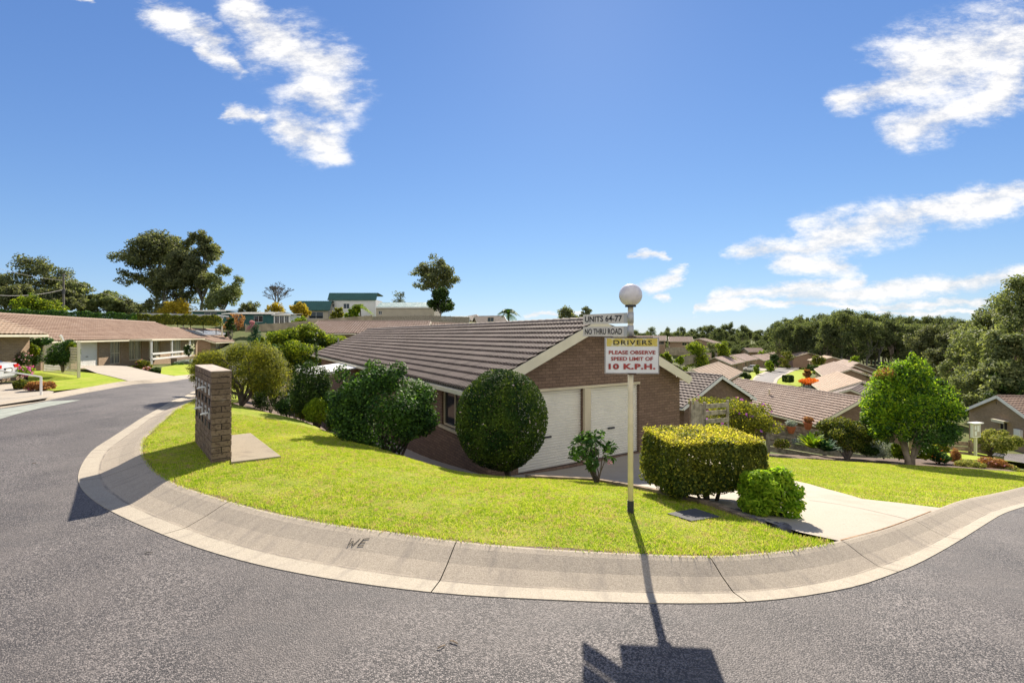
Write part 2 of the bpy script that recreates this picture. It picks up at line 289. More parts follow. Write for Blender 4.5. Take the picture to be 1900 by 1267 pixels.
# ---------------------------------------------------------------- mesh helpers
ORG={}
def tag(o,label=None,cat=None,group=None,kind=None):
    if label: o['label']=label
    if cat: o['category']=cat
    if group: o['group']=group
    if kind: o['kind']=kind
    return o
def thing(name,loc,label,cat,group=None):
    o=bpy.data.objects.new(name,None); COL.objects.link(o); o.location=loc; o.empty_display_size=.3
    ORG[o.name]=Vector(loc); return tag(o,label,cat,group)
def link(name,me,parent=None,loc=None):
    o=bpy.data.objects.new(name,me); COL.objects.link(o)
    if parent is not None:
        o.parent=parent; L=ORG[parent.name]; ORG[o.name]=L
    else:
        L=Vector(loc) if loc is not None else Vector((0,0,0)); o.location=L; ORG[o.name]=L
    if L.length>0: me.transform(Matrix.Translation(-L))
    return o
class M:
    def __init__(s): s.v=[]; s.f=[]; s.uv=[]; s.hasuv=False
    def face(s,pts,uv=None):
        i=len(s.v); s.v+= [tuple(p) for p in pts]; s.f.append(tuple(range(i,i+len(pts))))
        s.uv.append(uv or [(0,0)]*len(pts)); s.hasuv|=uv is not None
    def box(s,c,sx,sy,sz,U=(1,0,0),V=None,Wd=None):   # centred box with axes
        U=Vector(U).normalized(); Wd=Vector(Wd).normalized() if Wd is not None else Vector((0,0,1)); V=Vector(V).normalized() if V is not None else Wd.cross(U)
        c=Vector(c); q=[c+U*(a*sx/2)+V*(b*sy/2)+Wd*(d*sz/2) for d in(-1,1) for b in(-1,1) for a in(-1,1)]
        for f in ((0,2,3,1),(4,5,7,6),(0,1,5,4),(2,6,7,3),(0,4,6,2),(1,3,7,5)): s.face([q[k] for k in f])
        return s
    def bar(s,a,b,w,h,up=(0,0,1)):
        a=Vector(a); b=Vector(b); U=(b-a); L=U.length; U.normalize(); up=Vector(up); V=up.cross(U).normalized(); Wd=U.cross(V).normalized()
        return s.box((a+b)/2,L,w,h,U,V,Wd)
    def tube(s,pts,rs,n=8,cap=True):
        pts=[Vector(p) for p in pts]; 
        if not hasattr(rs,'__len__'): rs=[rs]*len(pts)
        base=len(s.v); prev=None
        for i,p in enumerate(pts):
            d=(pts[min(i+1,len(pts)-1)]-pts[max(i-1,0)]).normalized()
            a=Vector((1,0,0)) if abs(d.x)<.8 else Vector((0,1,0))
            if prev is not None: a=prev
            e=(a-d*a.dot(d)).normalized(); f=d.cross(e); prev=e
            for k in range(n):
                t=2*math.pi*k/n; s.v.append(tuple(p+(e*math.cos(t)+f*math.sin(t))*rs[i]))
        for i in range(len(pts)-1):
            for k in range(n):
                a=base+i*n+k; b=base+i*n+(k+1)%n; s.f.append((a,b,b+n,a+n)); s.uv.append([(0,0)]*4)
        if cap:
            s.f.append(tuple(base+k for k in range(n))[::-1]); s.uv.append([(0,0)]*n)
            q=base+(len(pts)-1)*n; s.f.append(tuple(q+k for k in range(n))); s.uv.append([(0,0)]*n)
        return s
    def ball(s,c,rx,ry,rz,nu=20,nv=12):
        base=len(s.v)
        for j in range(nv+1):
            for i in range(nu):
                a=math.pi*j/nv; b=2*math.pi*i/nu; s.v.append((c[0]+rx*math.sin(a)*math.cos(b),c[1]+ry*math.sin(a)*math.sin(b),c[2]+rz*math.cos(a)))
        for j in range(nv):
            for i in range(nu):
                a=base+j*nu+i; b=base+j*nu+(i+1)%nu; s.f.append((a,a+nu,b+nu,b)); s.uv.append([(0,0)]*4)
        return s
    def mesh(s,name,mt,smooth=False):
        me=bpy.data.meshes.new(name); me.from_pydata(s.v,[],s.f)
        if s.hasuv:
            l=me.uv_layers.new(name='UVMap'); fl=[c for u in s.uv for c in u]; l.data.foreach_set('uv',np.array(fl,'f').ravel())
        if mt: me.materials.append(MT(mt))
        if smooth: me.polygons.foreach_set('use_smooth',[True]*len(me.polygons))
        return me
    def build(s,name,mt,parent=None,loc=None,smooth=False): return link(name,s.mesh(name,mt,smooth),parent,loc)
def npmesh(name,V,Fc,mt,uv=None,smooth=False):
    me=bpy.data.meshes.new(name); V=np.ascontiguousarray(V,dtype=np.float32); Fc=np.ascontiguousarray(Fc,dtype=np.int32); k=Fc.shape[1]
    me.vertices.add(len(V)); me.vertices.foreach_set('co',V.ravel()); me.loops.add(Fc.size); me.loops.foreach_set('vertex_index',Fc.ravel())
    me.polygons.add(len(Fc)); me.polygons.foreach_set('loop_start',np.arange(len(Fc),dtype=np.int32)*k); me.polygons.foreach_set('loop_total',np.full(len(Fc),k,dtype=np.int32))
    if uv is not None: l=me.uv_layers.new(name='UVMap'); l.data.foreach_set('uv',np.asarray(uv,np.float32).ravel())
    me.materials.append(MT(mt)); me.update(calc_edges=True)
    me.polygons.foreach_set('use_smooth',np.full(len(Fc),bool(smooth)))
    return me
def inpoly(x,y,poly):
    c=np.zeros(len(x),bool); n=len(poly); j=n-1
    for i in range(n):
        xi,yi=poly[i][:2]; xj,yj=poly[j][:2]
        if yi!=yj: c^=((yi>y)!=(yj>y))&(x<(xj-xi)*(y-yi)/(yj-yi)+xi)
        j=i
    return c
def smooth_line(pts,step=.3):
    pts=[Vector((p[0],p[1],0)) for p in pts]; out=[]
    for i in range(len(pts)-1):
        p0=pts[max(i-1,0)]; p1=pts[i]; p2=pts[i+1]; p3=pts[min(i+2,len(pts)-1)]
        k=max(2,int((p2-p1).length/step))
        for j in range(k):
            t=j/k; q=.5*((2*p1)+(p2-p0)*t+(2*p0-5*p1+4*p2-p3)*t*t+(3*p1-p0-3*p2+p3)*t**3); out.append((q.x,q.y))
    out.append((pts[-1].x,pts[-1].y)); return out
def dens(poly,step):
    o=[]
    for i,a in enumerate(poly):
        b=poly[(i+1)%len(poly)]; k=max(1,int(math.hypot(b[0]-a[0],b[1]-a[1])/step)); o+=[(a[0]+(b[0]-a[0])*j/k,a[1]+(b[1]-a[1])*j/k) for j in range(k)]
    return o
def sheet(name,poly,off,mt,step=.5,kind='structure',label=None):
    poly=dens(poly,step); a=np.array(poly); x0,y0=a.min(0); x1,y1=a.max(0)
    gx,gy=np.meshgrid(np.arange(x0+step/2,x1,step),np.arange(y0+step/2,y1,step)); gx=gx.ravel()+.13*step*np.sin(gy.ravel()*7); gy=gy.ravel()
    k=inpoly(gx,gy,poly); gx=gx[k]; gy=gy[k]
    vs=[Vector(p) for p in poly]+[Vector((p,q)) for p,q in zip(gx,gy)]
    r=delaunay_2d_cdt(vs,[(i,(i+1)%len(poly)) for i in range(len(poly))],[],1,1e-5)
    V=np.array([(v.x,v.y) for v in r[0]]); z=Harr(V[:,0],V[:,1])+off
    me=bpy.data.meshes.new(name); me.from_pydata(np.c_[V,z].tolist(),[],[list(f) for f in r[2]])
    bm=bmesh.new(); bm.from_mesh(me); bm.normal_update()
    for f in bm.faces:
        if f.normal.z<0: f.normal_flip()
    bm.to_mesh(me); bm.free(); me.materials.append(MT(mt)); me.polygons.foreach_set('use_smooth',[True]*len(me.polygons))
    o=bpy.data.objects.new(name,me); COL.objects.link(o); tag(o,label,kind=kind); return o
# ---------------------------------------------------------------- ground
def base_ground():
    k=7.; t=np.linspace(-1,1,281); ax=3000*np.sinh(k*t)/np.sinh(k)
    X,Y=np.meshgrid(ax,ax+18.); Z=Harr(X,Y); d=np.hypot(X,Y-15); Z=Z-.17
    n=len(ax); V=np.c_[X.ravel(),Y.ravel(),Z.ravel()]; i,j=np.meshgrid(np.arange(n-1),np.arange(n-1)); a=(j*n+i).ravel()
    o=link('ground',npmesh('ground',V,np.c_[a,a+1,a+n+1,a+n],'ground_cover',smooth=True)); tag(o,'uneven grassy ground under the whole hillside estate',kind='structure')
base_ground()
outer_px=[(310,749),(254,781),(205,813),(171,836),(149,868),(148,901),(191,940),(302,992),(440,1038),(600,1072),(800,1099),(1000,1112),(1200,1119),(1385,1117),(1540,1098),(1648,1068),(1760,1015),(1900,940)]
outer=[(-22,42),(-19.5,34),(-16.6,26.5),(-13.7,19.6)]+[g(*p) for p in outer_px]+[(14,11.5),(22,16.8),(32,23.5)]
outer=smooth_line(outer,.25)
def offset(line,w):
    o=[]
    for i,p in enumerate(line):
        a=line[max(0,i-2)]; b=line[min(len(line)-1,i+2)]; d=Vector((b[0]-a[0],b[1]-a[1])).normalized(); o.append((p[0]-d.y*w,p[1]+d.x*w))
    return o
_A=np.array(outer); _L=np.r_[0,np.cumsum(np.hypot(*np.diff(_A,axis=0).T))]
KWA=np.interp(_L,[0,30,34,37,39,41,44.6,46.3,48,51,62],[.7,.7,.62,.75,.78,.69,.72,.58,.49,.46,.5])
inner=[(p[0]+(q[0]-p[0])*w,p[1]+(q[1]-p[1])*w) for p,q,w in zip(outer,offset(outer,1.),KWA)]
def kerb(name,line,w,joints,mt='kerb_concrete',label=None):
    A=np.array(line); prof=[(0,-.10),(0.,.006),(.28,-.006),(.33,-.004),(.6,.045),(.86,.11),(.95,.125),(1.,.125),(1.,-.1)]
    nr=np.array(offset(line,1.))-A
    L=np.r_[0,np.cumsum(np.hypot(*np.diff(A,axis=0).T))]
    ts=list(L); cuts=[]
    for j in joints: ts+= [j-.005,j+.005]; cuts.append(j)
    ts=np.array(sorted(t for t in ts if 0<=t<=L[-1]))
    B=np.c_[np.interp(ts,L,A[:,0]),np.interp(ts,L,A[:,1])]; Nn=np.c_[np.interp(ts,L,nr[:,0]),np.interp(ts,L,nr[:,1])]
    V=[];UV=[]
    w=np.interp(ts,L,w) if hasattr(w,'__len__') else np.full(len(ts),w)
    hz=Harr(B[:,0],B[:,1]); hz2=Harr(B[:,0]+Nn[:,0]*w,B[:,1]+Nn[:,1]*w)
    np_=len(prof)
    for i in range(len(ts)):
        for (u,h) in prof: V.append((B[i,0]+Nn[i,0]*w[i]*u,B[i,1]+Nn[i,1]*w[i]*u,hz[i]*(1-u)+hz2[i]*u+h)); UV.append((u,ts[i]))
    Fc=[]
    for i in range(len(ts)-1):
        mid=(ts[i]+ts[i+1])/2
        if any(abs(mid-c)<.0049 for c in cuts): continue
        for j in range(np_-1): a=i*np_+j; Fc.append((a,a+np_,a+np_+1,a+1))
    UV=np.array(UV); Fc=np.array(Fc)
    o=link(name,npmesh(name,np.array(V),Fc,mt,uv=UV[Fc.ravel()])); tag(o,label,kind='structure'); return o,L
# joints at photo positions
_A=np.array(outer); _L=np.r_[0,np.cumsum(np.hypot(*np.diff(_A,axis=0).T))]
def larc(px,py):
    q=g(px,py); return float(_L[np.argmin(np.hypot(_A[:,0]-q[0],_A[:,1]-q[1]))])
js=[larc(*p) for p in ((171,836),(149,895),(302,992),(822,1100),(1385,1117),(1660,1062),(1790,1000),(1870,958),(262,776),(335,738))]
kerb('kerb',outer,KWA,js,label='pale rolled concrete kerb and gutter curving round the corner lawn')
# left kerb, far side of the road
lk=[(-14.5,-4),(-15.2,6)]+[g(*p) for p in ((0,758),(90,742.6),(170,727),(244,714),(343,703.5))]+[(-27,44)]
lk=smooth_line(lk,.5); lko=offset(lk,.001)
kerb('far_kerb',lk,.75,[],label='pale concrete kerb along the far side of the left road')
road=[p for p in outer]+[(36,20),(36,6),(30,-14),(-14,-14)]+lk
sheet('road',road,0.,'asphalt',.45,label='grey asphalt road curving round the corner')
# patch on the left road
sheet('road_patch',[g(*p) for p in ((-60,765),(0,759.5),(90,744.5),(150,742),(0,778),(-60,790))],.008,'road_paint',.4,label='faded pale green patch of road surface by the far kerb')
# corner lawn
crest=[(-21,42),(-18,33),(-13.5,24),(-9.24,15),(-7.2,13.6),(-5.91,12.8),(-4.46,11.4),(-2.96,10),(-2.07,9.2),(-1.2,8.6),(-.5,8.15),(.24,7.9)]
edge_px=[(975,882),(1100,893),(1170,905),(1250,922),(1330,943),(1400,966),(1470,990),(1530,1009)]
edge=[(.24,7.9)]+[g(px,py,.12) for px,py in edge_px[1:]]
ei=int(np.argmin([math.hypot(p[0]-edge[-1][0],p[1]-edge[-1][1]) for p in inner]))
lawn_poly=inner[:ei+1]+edge[::-1][1:]+smooth_line(crest,.4)[::-1][1:]
sheet('corner_lawn',lawn_poly,.115,'lawn_turf',.3,label='sloping corner lawn inside the curved kerb')
_ri=[inner[i] for i in range(18,ei+1)]; _ro=offset(_ri,-.004); _rn=[(p[0],p[1]) for p in offset(_ri,.075)]
_rn=[(a[0]*(1-w)+b[0]*w,a[1]*(1-w)+b[1]*w) for a,b,w in zip(_ro,_rn,[.55+.4*math.sin(i*1.7)*math.sin(i*.61+1) for i in range(len(_ri))])]
sheet('edge_soil',_ro+_rn[::-1],.121,'mulch_soil',.25,label='thin strip of bare brown soil along the top of the kerb')
# crest bank down to the side path
bank=smooth_line(crest,.4)+[(.9,9.6),(-.3,10.9),(-2.2,14.2),(-4.6,18.4),(-8.5,25),(-13,34),(-18,42)]
sheet('garden_bank',bank,.08,'mulch_soil',.4,label='dark mulched bank between lawn and brick house')
# side path beside the house wall
U=Vector((.853,.5225,0)).normalized(); Vd=Vector((-U.y,U.x,0))
D0=Vector((.34,12.06,0))
def hp(s,t,z=0.): return D0+U*s+Vd*t+Vector((0,0,z))
sheet('side_path',[tuple(hp(s,t)[:2]) for s,t in ((-.9,-.6),(-2.1,-.9),(-2.2,6),(-2.2,14),(-1,14),(-1,5))],.13,'path_concrete',.4,label='narrow concrete path along the left wall of the brick house')
# main driveway
i2=int(np.argmin([math.hypot(p[0]-g(1755,942,.12)[0],p[1]-g(1755,942,.12)[1]) for p in inner]))
i1=int(np.argmin([math.hypot(p[0]-g(1548,1003,.12)[0],p[1]-g(1548,1003,.12)[1]) for p in inner]))
drv=inner[i1:i2+1]+[g(1600,925,.12),g(1500,897,.12),(6.6,11.6),(6.3,15.6)]+[tuple(hp(4.8,-.02)[:2]),tuple(hp(-.9,-.02)[:2]),(.0,11.0),(.6,9.8),(1.2,9.2)]+[(p[0]+.12,p[1]+.10) for p in edge[1:-1]]
sheet('driveway',drv,.12,'driveway_concrete',.35,label='pale concrete driveway sloping down to the double garage')
# expansion joint and rust stains on the driveway
def ribbon(name,pts,w,off,mt,label):
    q=M(); P3=[Vector((x,y,H(x,y)+off)) for x,y in smooth_line(pts,.25)]
    for a,b in zip(P3,P3[1:]): d=(b-a).normalized(); s_=Vector((-d.y,d.x,0))*w/2; q.face([a-s_,b-s_,b+s_,a+s_])
    tag(q.build(name,mt),label,kind='structure')
ribbon('driveway_joint',[g(1500,928,.12),g(1560,936,.12),g(1620,948,.12),g(1682,963,.12)],.012,.126,'joint_grey','thin expansion joint running down the pale driveway')
ribbon('driveway_edge_joint',[inner[k] for k in range(i1,i2+1,4)],.014,.130,'joint_brown','rusty brown joint between the driveway and the kerb')
# bed strip between driveway and lawn edging
# right lawn
rl_far=[(6.65,11.7),(7.5,15.5)]+[tuple(at(px,py,Y)[:2]) for px,py,Y in ((1450,829,15.5),(1560,850,15.9),(1688,864,16.3),(1800,880,15.9),(1900,893,15.4))]+[(22,19.2),(30,24.5)]
i3=int(np.argmin([math.hypot(p[0]-29,p[1]-21.6) for p in inner]))
rl=inner[i2:i3]+rl_far[::-1]+[g(1500,897,.12),g(1600,925,.12)]
sheet('right_lawn',rl,.115,'lawn_turf',.4,label='sunlit lawn beyond the driveway')
sheet('garden_bed_soil',[p for p in rl_far[:-2]]+[(18.6,18.6),(17.2,18.6),(15.5,18.6),(13,18.6),(10,18.),(7.2,17.5)],.09,'mulch_soil',.5,label='narrow dark garden bed along the back of the right lawn')
# lower right road
sheet('lower_road',[(40,36),(44,41.5),(47,45.2),(60,43.5),(90,40),(90,28),(60,28),(44,31)],.05,'asphalt',1.5,label='grey road below on the right by the gabled house')
sheet('lower_verge',[(36,37),(40,36),(44,41.5),(47,45.2),(44,48),(38,44)],.04,'far_turf',1.,label='sunlit grass verge beside the lower road')
sheet('terrace_lawn',[(17.2,18.6),(18.6,18.6),(22,19.6),(30,25),(30,30),(24,28),(20,25),(17.5,21)],.08,'far_turf',.8,label='strip of bright lawn behind the flower bed, below the notice board')
# left side concrete and lawns
sheet('left_driveway',[g(*p) for p in ((145,681),(205,680),(235,681.5),(262,688),(298,696),(328,701),(300,706),(242,711),(180,695))],.09,'driveway_concrete',.8,label='concrete driveway up to the left white garage door')
sheet('left_lawn',[g(*p) for p in ((52,690),(120,690),(148,692),(180,695),(242,710.5),(160,722),(100,728),(75,724),(52,712))],.07,'far_turf',.7,label='bright lawn beside the trellis on the left')
sheet('garden_lawn',[g(*p) for p in ((300,683),(330,678),(400,678),(420,697),(330,700),(298,696))],.08,'far_turf',.7,label='small bright lawn beyond the left driveway')
sheet('parking_concrete',[g(*p) for p in ((-60,735),(-60,715),(20,712),(75,724),(100,730),(90,742),(0,756),(-60,765))],.085,'driveway_concrete',.7,label='concrete apron where the silver car is parked')
# valley road
vl=[(1395,712),(1403,699),(1420,692),(1437,687),(1455,682),(1470,678),(1476,671),(1480,667),(1500,668),(1498,675),(1490,680),(1481,685),(1463,690),(1448,698),(1437,706),(1434,712),(1420,716)]
vr=[g(*p) for p in vl]
sheet('valley_road',vr,.10,'asphalt',2.,label='grey road winding through the valley between the villas')
c_=Vector((sum(p[0] for p in vr)/len(vr),sum(p[1] for p in vr)/len(vr)))
sheet('valley_verge',[g(*p) for p in ((1380,715),(1372,705),(1392,692),(1415,684),(1440,678),(1462,672),(1475,664),(1520,664),(1530,672),(1512,684),(1500,700),(1490,716),(1440,722))],.04,'far_turf',2.,label='bright lawns either side of the valley road')
for k_,pl in enumerate((((1396,706),(1403,697),(1420,690),(1437,685),(1437,687),(1420,692.5),(1404,700),(1399,707)),((1434,712),(1437,705),(1449,696.5),(1464,689),(1482,684),(1483,686),(1466,691.5),(1452,699),(1443,706),(1441,712)))):
    sheet('valley_kerb',[g(*p) for p in pl],.11,'driveway_concrete',1.5,label='pale kerb along the %s edge of the valley road'%('left','right')[k_])
for pl,lb in ((((1412,689),(1425,685),(1400,680),(1388,682)),'first'),(((1437,685),(1452,681),(1430,675),(1420,678)),'second')):
    sheet('valley_driveway',[g(*p) for p in pl],.12,'driveway_concrete',1.5,label='%s pale driveway off the valley road'%lb)
# ---------------------------------------------------------------- house builders
ZU=Vector((0,0,1))
def wall_mesh(mm,O,Ux,Nin,outline,holes,depth=.12):
    """flat wall: outline in (x,z) with rectangular openings and their reveals; Nin points indoors"""
    vs=[Vector(p) for p in outline]; ed=[(i,(i+1)%len(vs)) for i in range(len(vs))]
    for (x0,z0,x1,z1) in holes:
        k=len(vs); vs+=[Vector((x0,z0)),Vector((x1,z0)),Vector((x1,z1)),Vector((x0,z1))]; ed+=[(k,k+1),(k+1,k+2),(k+2,k+3),(k+3,k)]
    r=delaunay_2d_cdt(vs,ed,[],0,1e-5); V=r[0]
    ol=[tuple(p) for p in outline]
    for f in r[2]:
        c=sum((V[i] for i in f),Vector((0,0)))/len(f)
        if not inpoly(np.array([c.x]),np.array([c.y]),ol)[0]: continue
        if any(x0<c.x<x1 and z0<c.y<z1 for x0,z0,x1,z1 in holes): continue
        mm.face([O+Ux*V[i].x+ZU*V[i].y for i in f],[(V[i].x,V[i].y) for i in f])
    for (x0,z0,x1,z1) in holes:
        q=[(x0,z0),(x1,z0),(x1,z1),(x0,z1)]
        for a,b in zip(q,q[1:]+q[:1]):
            A=O+Ux*a[0]+ZU*a[1]; B=O+Ux*b[0]+ZU*b[1]
            mm.face([A,B,B+Nin*depth,A+Nin*depth],[(a[0],a[1]),(b[0],b[1]),(b[0]+depth,b[1]),(a[0]+depth,a[1])] if a[1]==b[1] else [(0,a[1]),(0,b[1]),(depth,b[1]),(depth,a[1])])
def add_window(par,O,Ux,Nin,x0,z0,x1,z1,depth=.12,glass='glass_dark',frame='cream_trim',split=True,sill=True,mullz=None,sillmat=None,name='window'):
    fr=M(); w=.05; P_=lambda x,z,d=depth-.03: O+Ux*x+ZU*z+Nin*d
    fr.box(P_((x0+x1)/2,z0+w/2),x1-x0-.002,.05,w,Ux,Nin); fr.box(P_((x0+x1)/2,z1-w/2-.001),x1-x0-.002,.05,w,Ux,Nin)
    fr.box(P_(x0+w/2+.001,(z0+z1)/2),w,.05,z1-z0-2*w-.004,Ux,Nin); fr.box(P_(x1-w/2-.001,(z0+z1)/2),w,.05,z1-z0-2*w-.004,Ux,Nin)
    if split: fr.box(P_((x0+x1)/2,(z0+z1)/2),w,.04,z1-z0-2*w-.004,Ux,Nin)
    if mullz: fr.box(P_((x0+x1)/2,mullz,depth-.032),x1-x0-2*w-.004,.045,w,Ux,Nin)
    f=fr.build(name,frame,par)
    gl=M(); gl.box(P_((x0+x1)/2,(z0+z1)/2,depth-.012),x1-x0-.01,.01,z1-z0-.01,Ux,Nin); gl.build('pane',glass,f)
    if sill:
        s_=M(); s_.box(O+Ux*((x0+x1)/2)+ZU*(z0-.035)-Nin*.03,x1-x0+.1,.12,.07,Ux,Nin); s_.build('sill',sillmat or frame,f)
    return f
def add_roller(par,O,Ux,Nin,x0,z0,x1,z1,depth=.12,mt='door_cream',handle=True,rib=.075):
    d=M(); n=int((z1-z0)/rib); q=[]
    for i in range(n+1):
        z=z0+(z1-z0)*i/n
        q+=[(z,depth-.02),(min(z+rib*.62,z1),depth-.035),(min(z+rib*.72,z1),depth+.0)] if i<n else [(z1,depth-.02)]
    for a,b in zip(q,q[1:]): d.face([O+Ux*(x0+.004)+ZU*a[0]+Nin*a[1],O+Ux*(x1-.004)+ZU*a[0]+Nin*a[1],O+Ux*(x1-.004)+ZU*b[0]+Nin*b[1],O+Ux*(x0+.004)+ZU*b[0]+Nin*b[1]])
    o=d.build('garage_door',mt,par)
    if handle:
        h=M(); h.box(O+Ux*(x0*.55+x1*.45)+ZU*(z0+.85)+Nin*(depth-.06),.26,.03,.045,Ux,Nin); h.build('handle','black_wrap',o)
    return o
def tiles(O,along,down,L,S,nrm,lod=0,pitch_course=.33,wave=.17,x0cut=0.,x1cut=0.):
    """tiled slope: courses stepped down the slope, rolls running down it. cuts shear the ends (hips)"""
    nc=max(2,int(round(S/pitch_course))); cs=S/nc
    per=[(0,.05),(.24,.055),(.42,.004),(.78,.0)] if lod==0 else [(0,.045),(.45,.005)]
    if lod==1: wave=.3
    if lod==2: xs=np.array([0,L]); hs=np.array([.02,.02]); ui=xs/wave
    else:
        nw=max(1,int(round(L/wave))); w=L/nw
        xs=np.array([ (i+p)*w for i in range(nw) for p,_ in per]+[L]); hs=np.array([h for i in range(nw) for _,h in per]+[per[0][1]]); ui=xs/w
    O=np.array(O); a=np.array(along); d=np.array(down); nn=np.array(nrm); V=[];UV=[];nx=len(xs)
    for c in range(nc):
        for k,(t,l) in enumerate(((c-.02,.0),(c+.985,.062),(c+1.,.008))):
            s=t*cs; f=max(0,min(1,s/S)); lo=x0cut*f; hi=L-x1cut*f if True else L
            X=np.clip(xs,-1e9,1e9)
            if x0cut or x1cut: X=np.clip(xs,x0cut*(1-f) if x0cut>0 else 0,L-(x1cut*(1-f) if x1cut>0 else 0))
            V.append(O+np.outer(X,a)+d*max(s,0)+np.outer(hs+l,nn)); UV.append(np.c_[ui,np.full(nx,min(c+.999,max(c+.001,t)))])
    V=np.concatenate(V); UVv=np.concatenate(UV); Fc=[]
    for r in range(nc*3-1):
        b=np.arange(nx-1)+r*nx; Fc.append(np.c_[b,b+1,b+nx+1,b+nx])
    Fc=np.concatenate(Fc); return V,Fc,UVv[Fc.ravel()]
def slope(par,name,mt,*a,**k):
    V,Fc,uv=tiles(*a,**k); return link(name,npmesh(name,V,Fc,mt,uv=uv),par)
def capline(par,a,b,mt,r=.13,seg=.42,name='ridge_cap'):
    a=Vector(a); b=Vector(b); L=(b-a).length; d=(b-a)/L; n=max(1,int(L/seg)); s=L/n; m_=M(); S_=d.cross(ZU).normalized(); Up=S_.cross(d)
    for i in range(n):
        p=a+d*(i*s-.015); q=a+d*((i+1)*s+.015); R0,R1=r,r*1.16
        P0=[p+S_*(R0*math.cos(t))+Up*(R0*math.sin(t)*.75-.02) for t in np.linspace(0,math.pi,7)]; P1=[q+S_*(R1*math.cos(t))+Up*(R1*math.sin(t)*.75-.01) for t in np.linspace(0,math.pi,7)]
        for k in range(6): m_.face([P0[k],P0[k+1],P1[k+1],P1[k]])
        m_.face(P1[::-1]); m_.face(P0)
    return m_.build(name,mt,par)
def house(name,label,A,B,hw,rise,gz,tile_mt,brick_mt,lod=0,group=None,open_f=(),open_l=(),open_r=(),open_b=(),oh=.3,eo=.5,trim='cream_paint',glass='glass_dark',hwR=None,cat='house',doormt='door_cream',wallk=1.,barge=.2,cap=True,eoR=None):
    """A,B: ridge ends (3D, same z). Left/right are seen looking from A to B."""
    A=Vector(A); B=Vector(B); V=(B-A); L=V.length; V.normalize(); Rt=V.cross(ZU).normalized(); hwR=hwR or hw
    fz=gz; root=thing(name,(A.x,A.y,fz),label,cat,group)
    riseR=rise*hwR/hw
    zr=A.z; zeL=zr-rise; zeR=zr-riseR
    eoR=eo if eoR is None else eoR; wl=hw-eo; wr=hwR-eoR
    # gable end walls and side walls
    wm=M(); hwz=lambda s:(zr-rise*abs(s)/hw)-.10
    O=A-Rt*wl+V*oh; O.z=fz
    outl=[(0,-1.2),(wl+wr,-1.2),(wl+wr,hwz(wr)-fz),(wl,hwz(0)-fz),(0,hwz(wl)-fz)]
    wall_mesh(wm,O,Rt,V,outl,[o[1:5] for o in open_f])
    O2=B-Rt*wl-V*oh; O2.z=fz; wall_mesh(wm,O2,Rt,-V,outl,[o[1:5] for o in open_b])
    hL=zeL+rise*eo/hw-.10-fz; hR=zeR+rise*eoR/hw-.10-fz; LL=L-2*oh
    wall_mesh(wm,O,V,Rt,[(0,-1.2),(LL,-1.2),(LL,hL),(0,hL)],[o[1:5] for o in open_l])
    O3=A+Rt*wr+V*oh; O3.z=fz; wall_mesh(wm,O3,V,-Rt,[(0,-1.2),(LL,-1.2),(LL,hR),(0,hR)],[o[1:5] for o in open_r])
    wm.build('wall',brick_mt,root)
    for ops,o_,ux,ni in ((open_f,O,Rt,V),(open_b,O2,Rt,-V),(open_l,O,V,Rt),(open_r,O3,V,-Rt)):
        for q in ops:
            if q[0]=='w': add_window(root,o_,ux,ni,*q[1:5],glass=glass,**(q[5] if len(q)>5 else {}))
            elif q[0]=='g': add_roller(root,o_,ux,ni,*q[1:5],mt=doormt,handle=lod<2)
            elif q[0]=='d': add_window(root,o_,ux,ni,*q[1:5],glass='glass_curtain',sill=False,mullz=q[2]+.9,name='door')
    # roof slopes
    for side,h_,ri,nm in ((-1,hw,rise,'l'),(1,hwR,riseR,'r')):
        S=math.hypot(h_,ri); dn=(Rt*side*h_-ZU*ri)/S; nrm=(Rt*side*ri+ZU*h_)/S
        slope(root,'roof',tile_mt,A,V,dn,L,S,nrm,lod)
        # gutter and fascia
        e=A+dn*S-ZU*.06+Rt*side*.05; gm=M(); gm.bar(e-ZU*.02,e+V*L-ZU*.02,.11,.11); gm.build('gutter',trim,root)
        so_=M(); a_=A+dn*S-nrm*.06; e__=eo if side<0 else eoR; w_=A+Rt*side*(h_-e__-.03)-ZU*(ri*(h_-e__)/h_+.06)
        so_.face([a_-ZU*.08,a_+V*L-ZU*.08,w_+V*L-ZU*.08,w_-ZU*.08]); so_.build('eave_lining',trim,root)
        for end,sg in ((A,-1),(B,1)):
            b=M(); a0=end+V*sg*.015-ZU*(barge/2-.03); b.bar(a0,a0+dn*S,.035,barge,up=nrm); 
            b.build('barge_board',trim,root)
            if lod<2: capline(root,end+dn*S-V*sg*.06+nrm*.03,end-V*sg*.06+nrm*.03,tile_mt,.07,.33,'barge_cap') if lod==1 else None
    if cap: capline(root,A+ZU*.03,B+ZU*.03,tile_mt,.12 if lod<2 else .1,.42 if lod<2 else 2.)
    return root,dict(V=V,R=Rt,O=O,OL=O,OR=O3,L=L)
# ---------------------------------------------------------------- main brick house
pk=hp(2.33,-.35); pk.z=2.52; far=pk+Vd*26.; 
FZ=-1.55
root,hd=house('brick_house','brown brick house with a brown tiled roof and two cream roller garage doors',pk,far,3.955,1.8,FZ,'tile_brown','brick_brown',0,
    open_f=[('g',.92+.0,0,3.12,2.12),('g',3.36,0,5.42,2.12)],oh=.35,eo=.5,eoR=.07,barge=.26,
    open_l=[('w',1.3,.92,2.95,2.0,dict(glass='glass_dark',sillmat='brick_brown')) if False else ('w',1.3,.92,2.95,2.0)])
post=M(); O=hd['O']; Rt=hd['R']; post.box(O+Rt*3.24+ZU*1.06-hd['V']*.0,.235,.16,2.12,Rt,hd['V']); post.build('door_post','cream_trim',root)
hm=M(); hm.box(O+Rt*3.17+ZU*2.16-hd['V']*.01,4.5,.06,.07,Rt,hd['V']); hm.build('door_lintel','cream_trim',root)
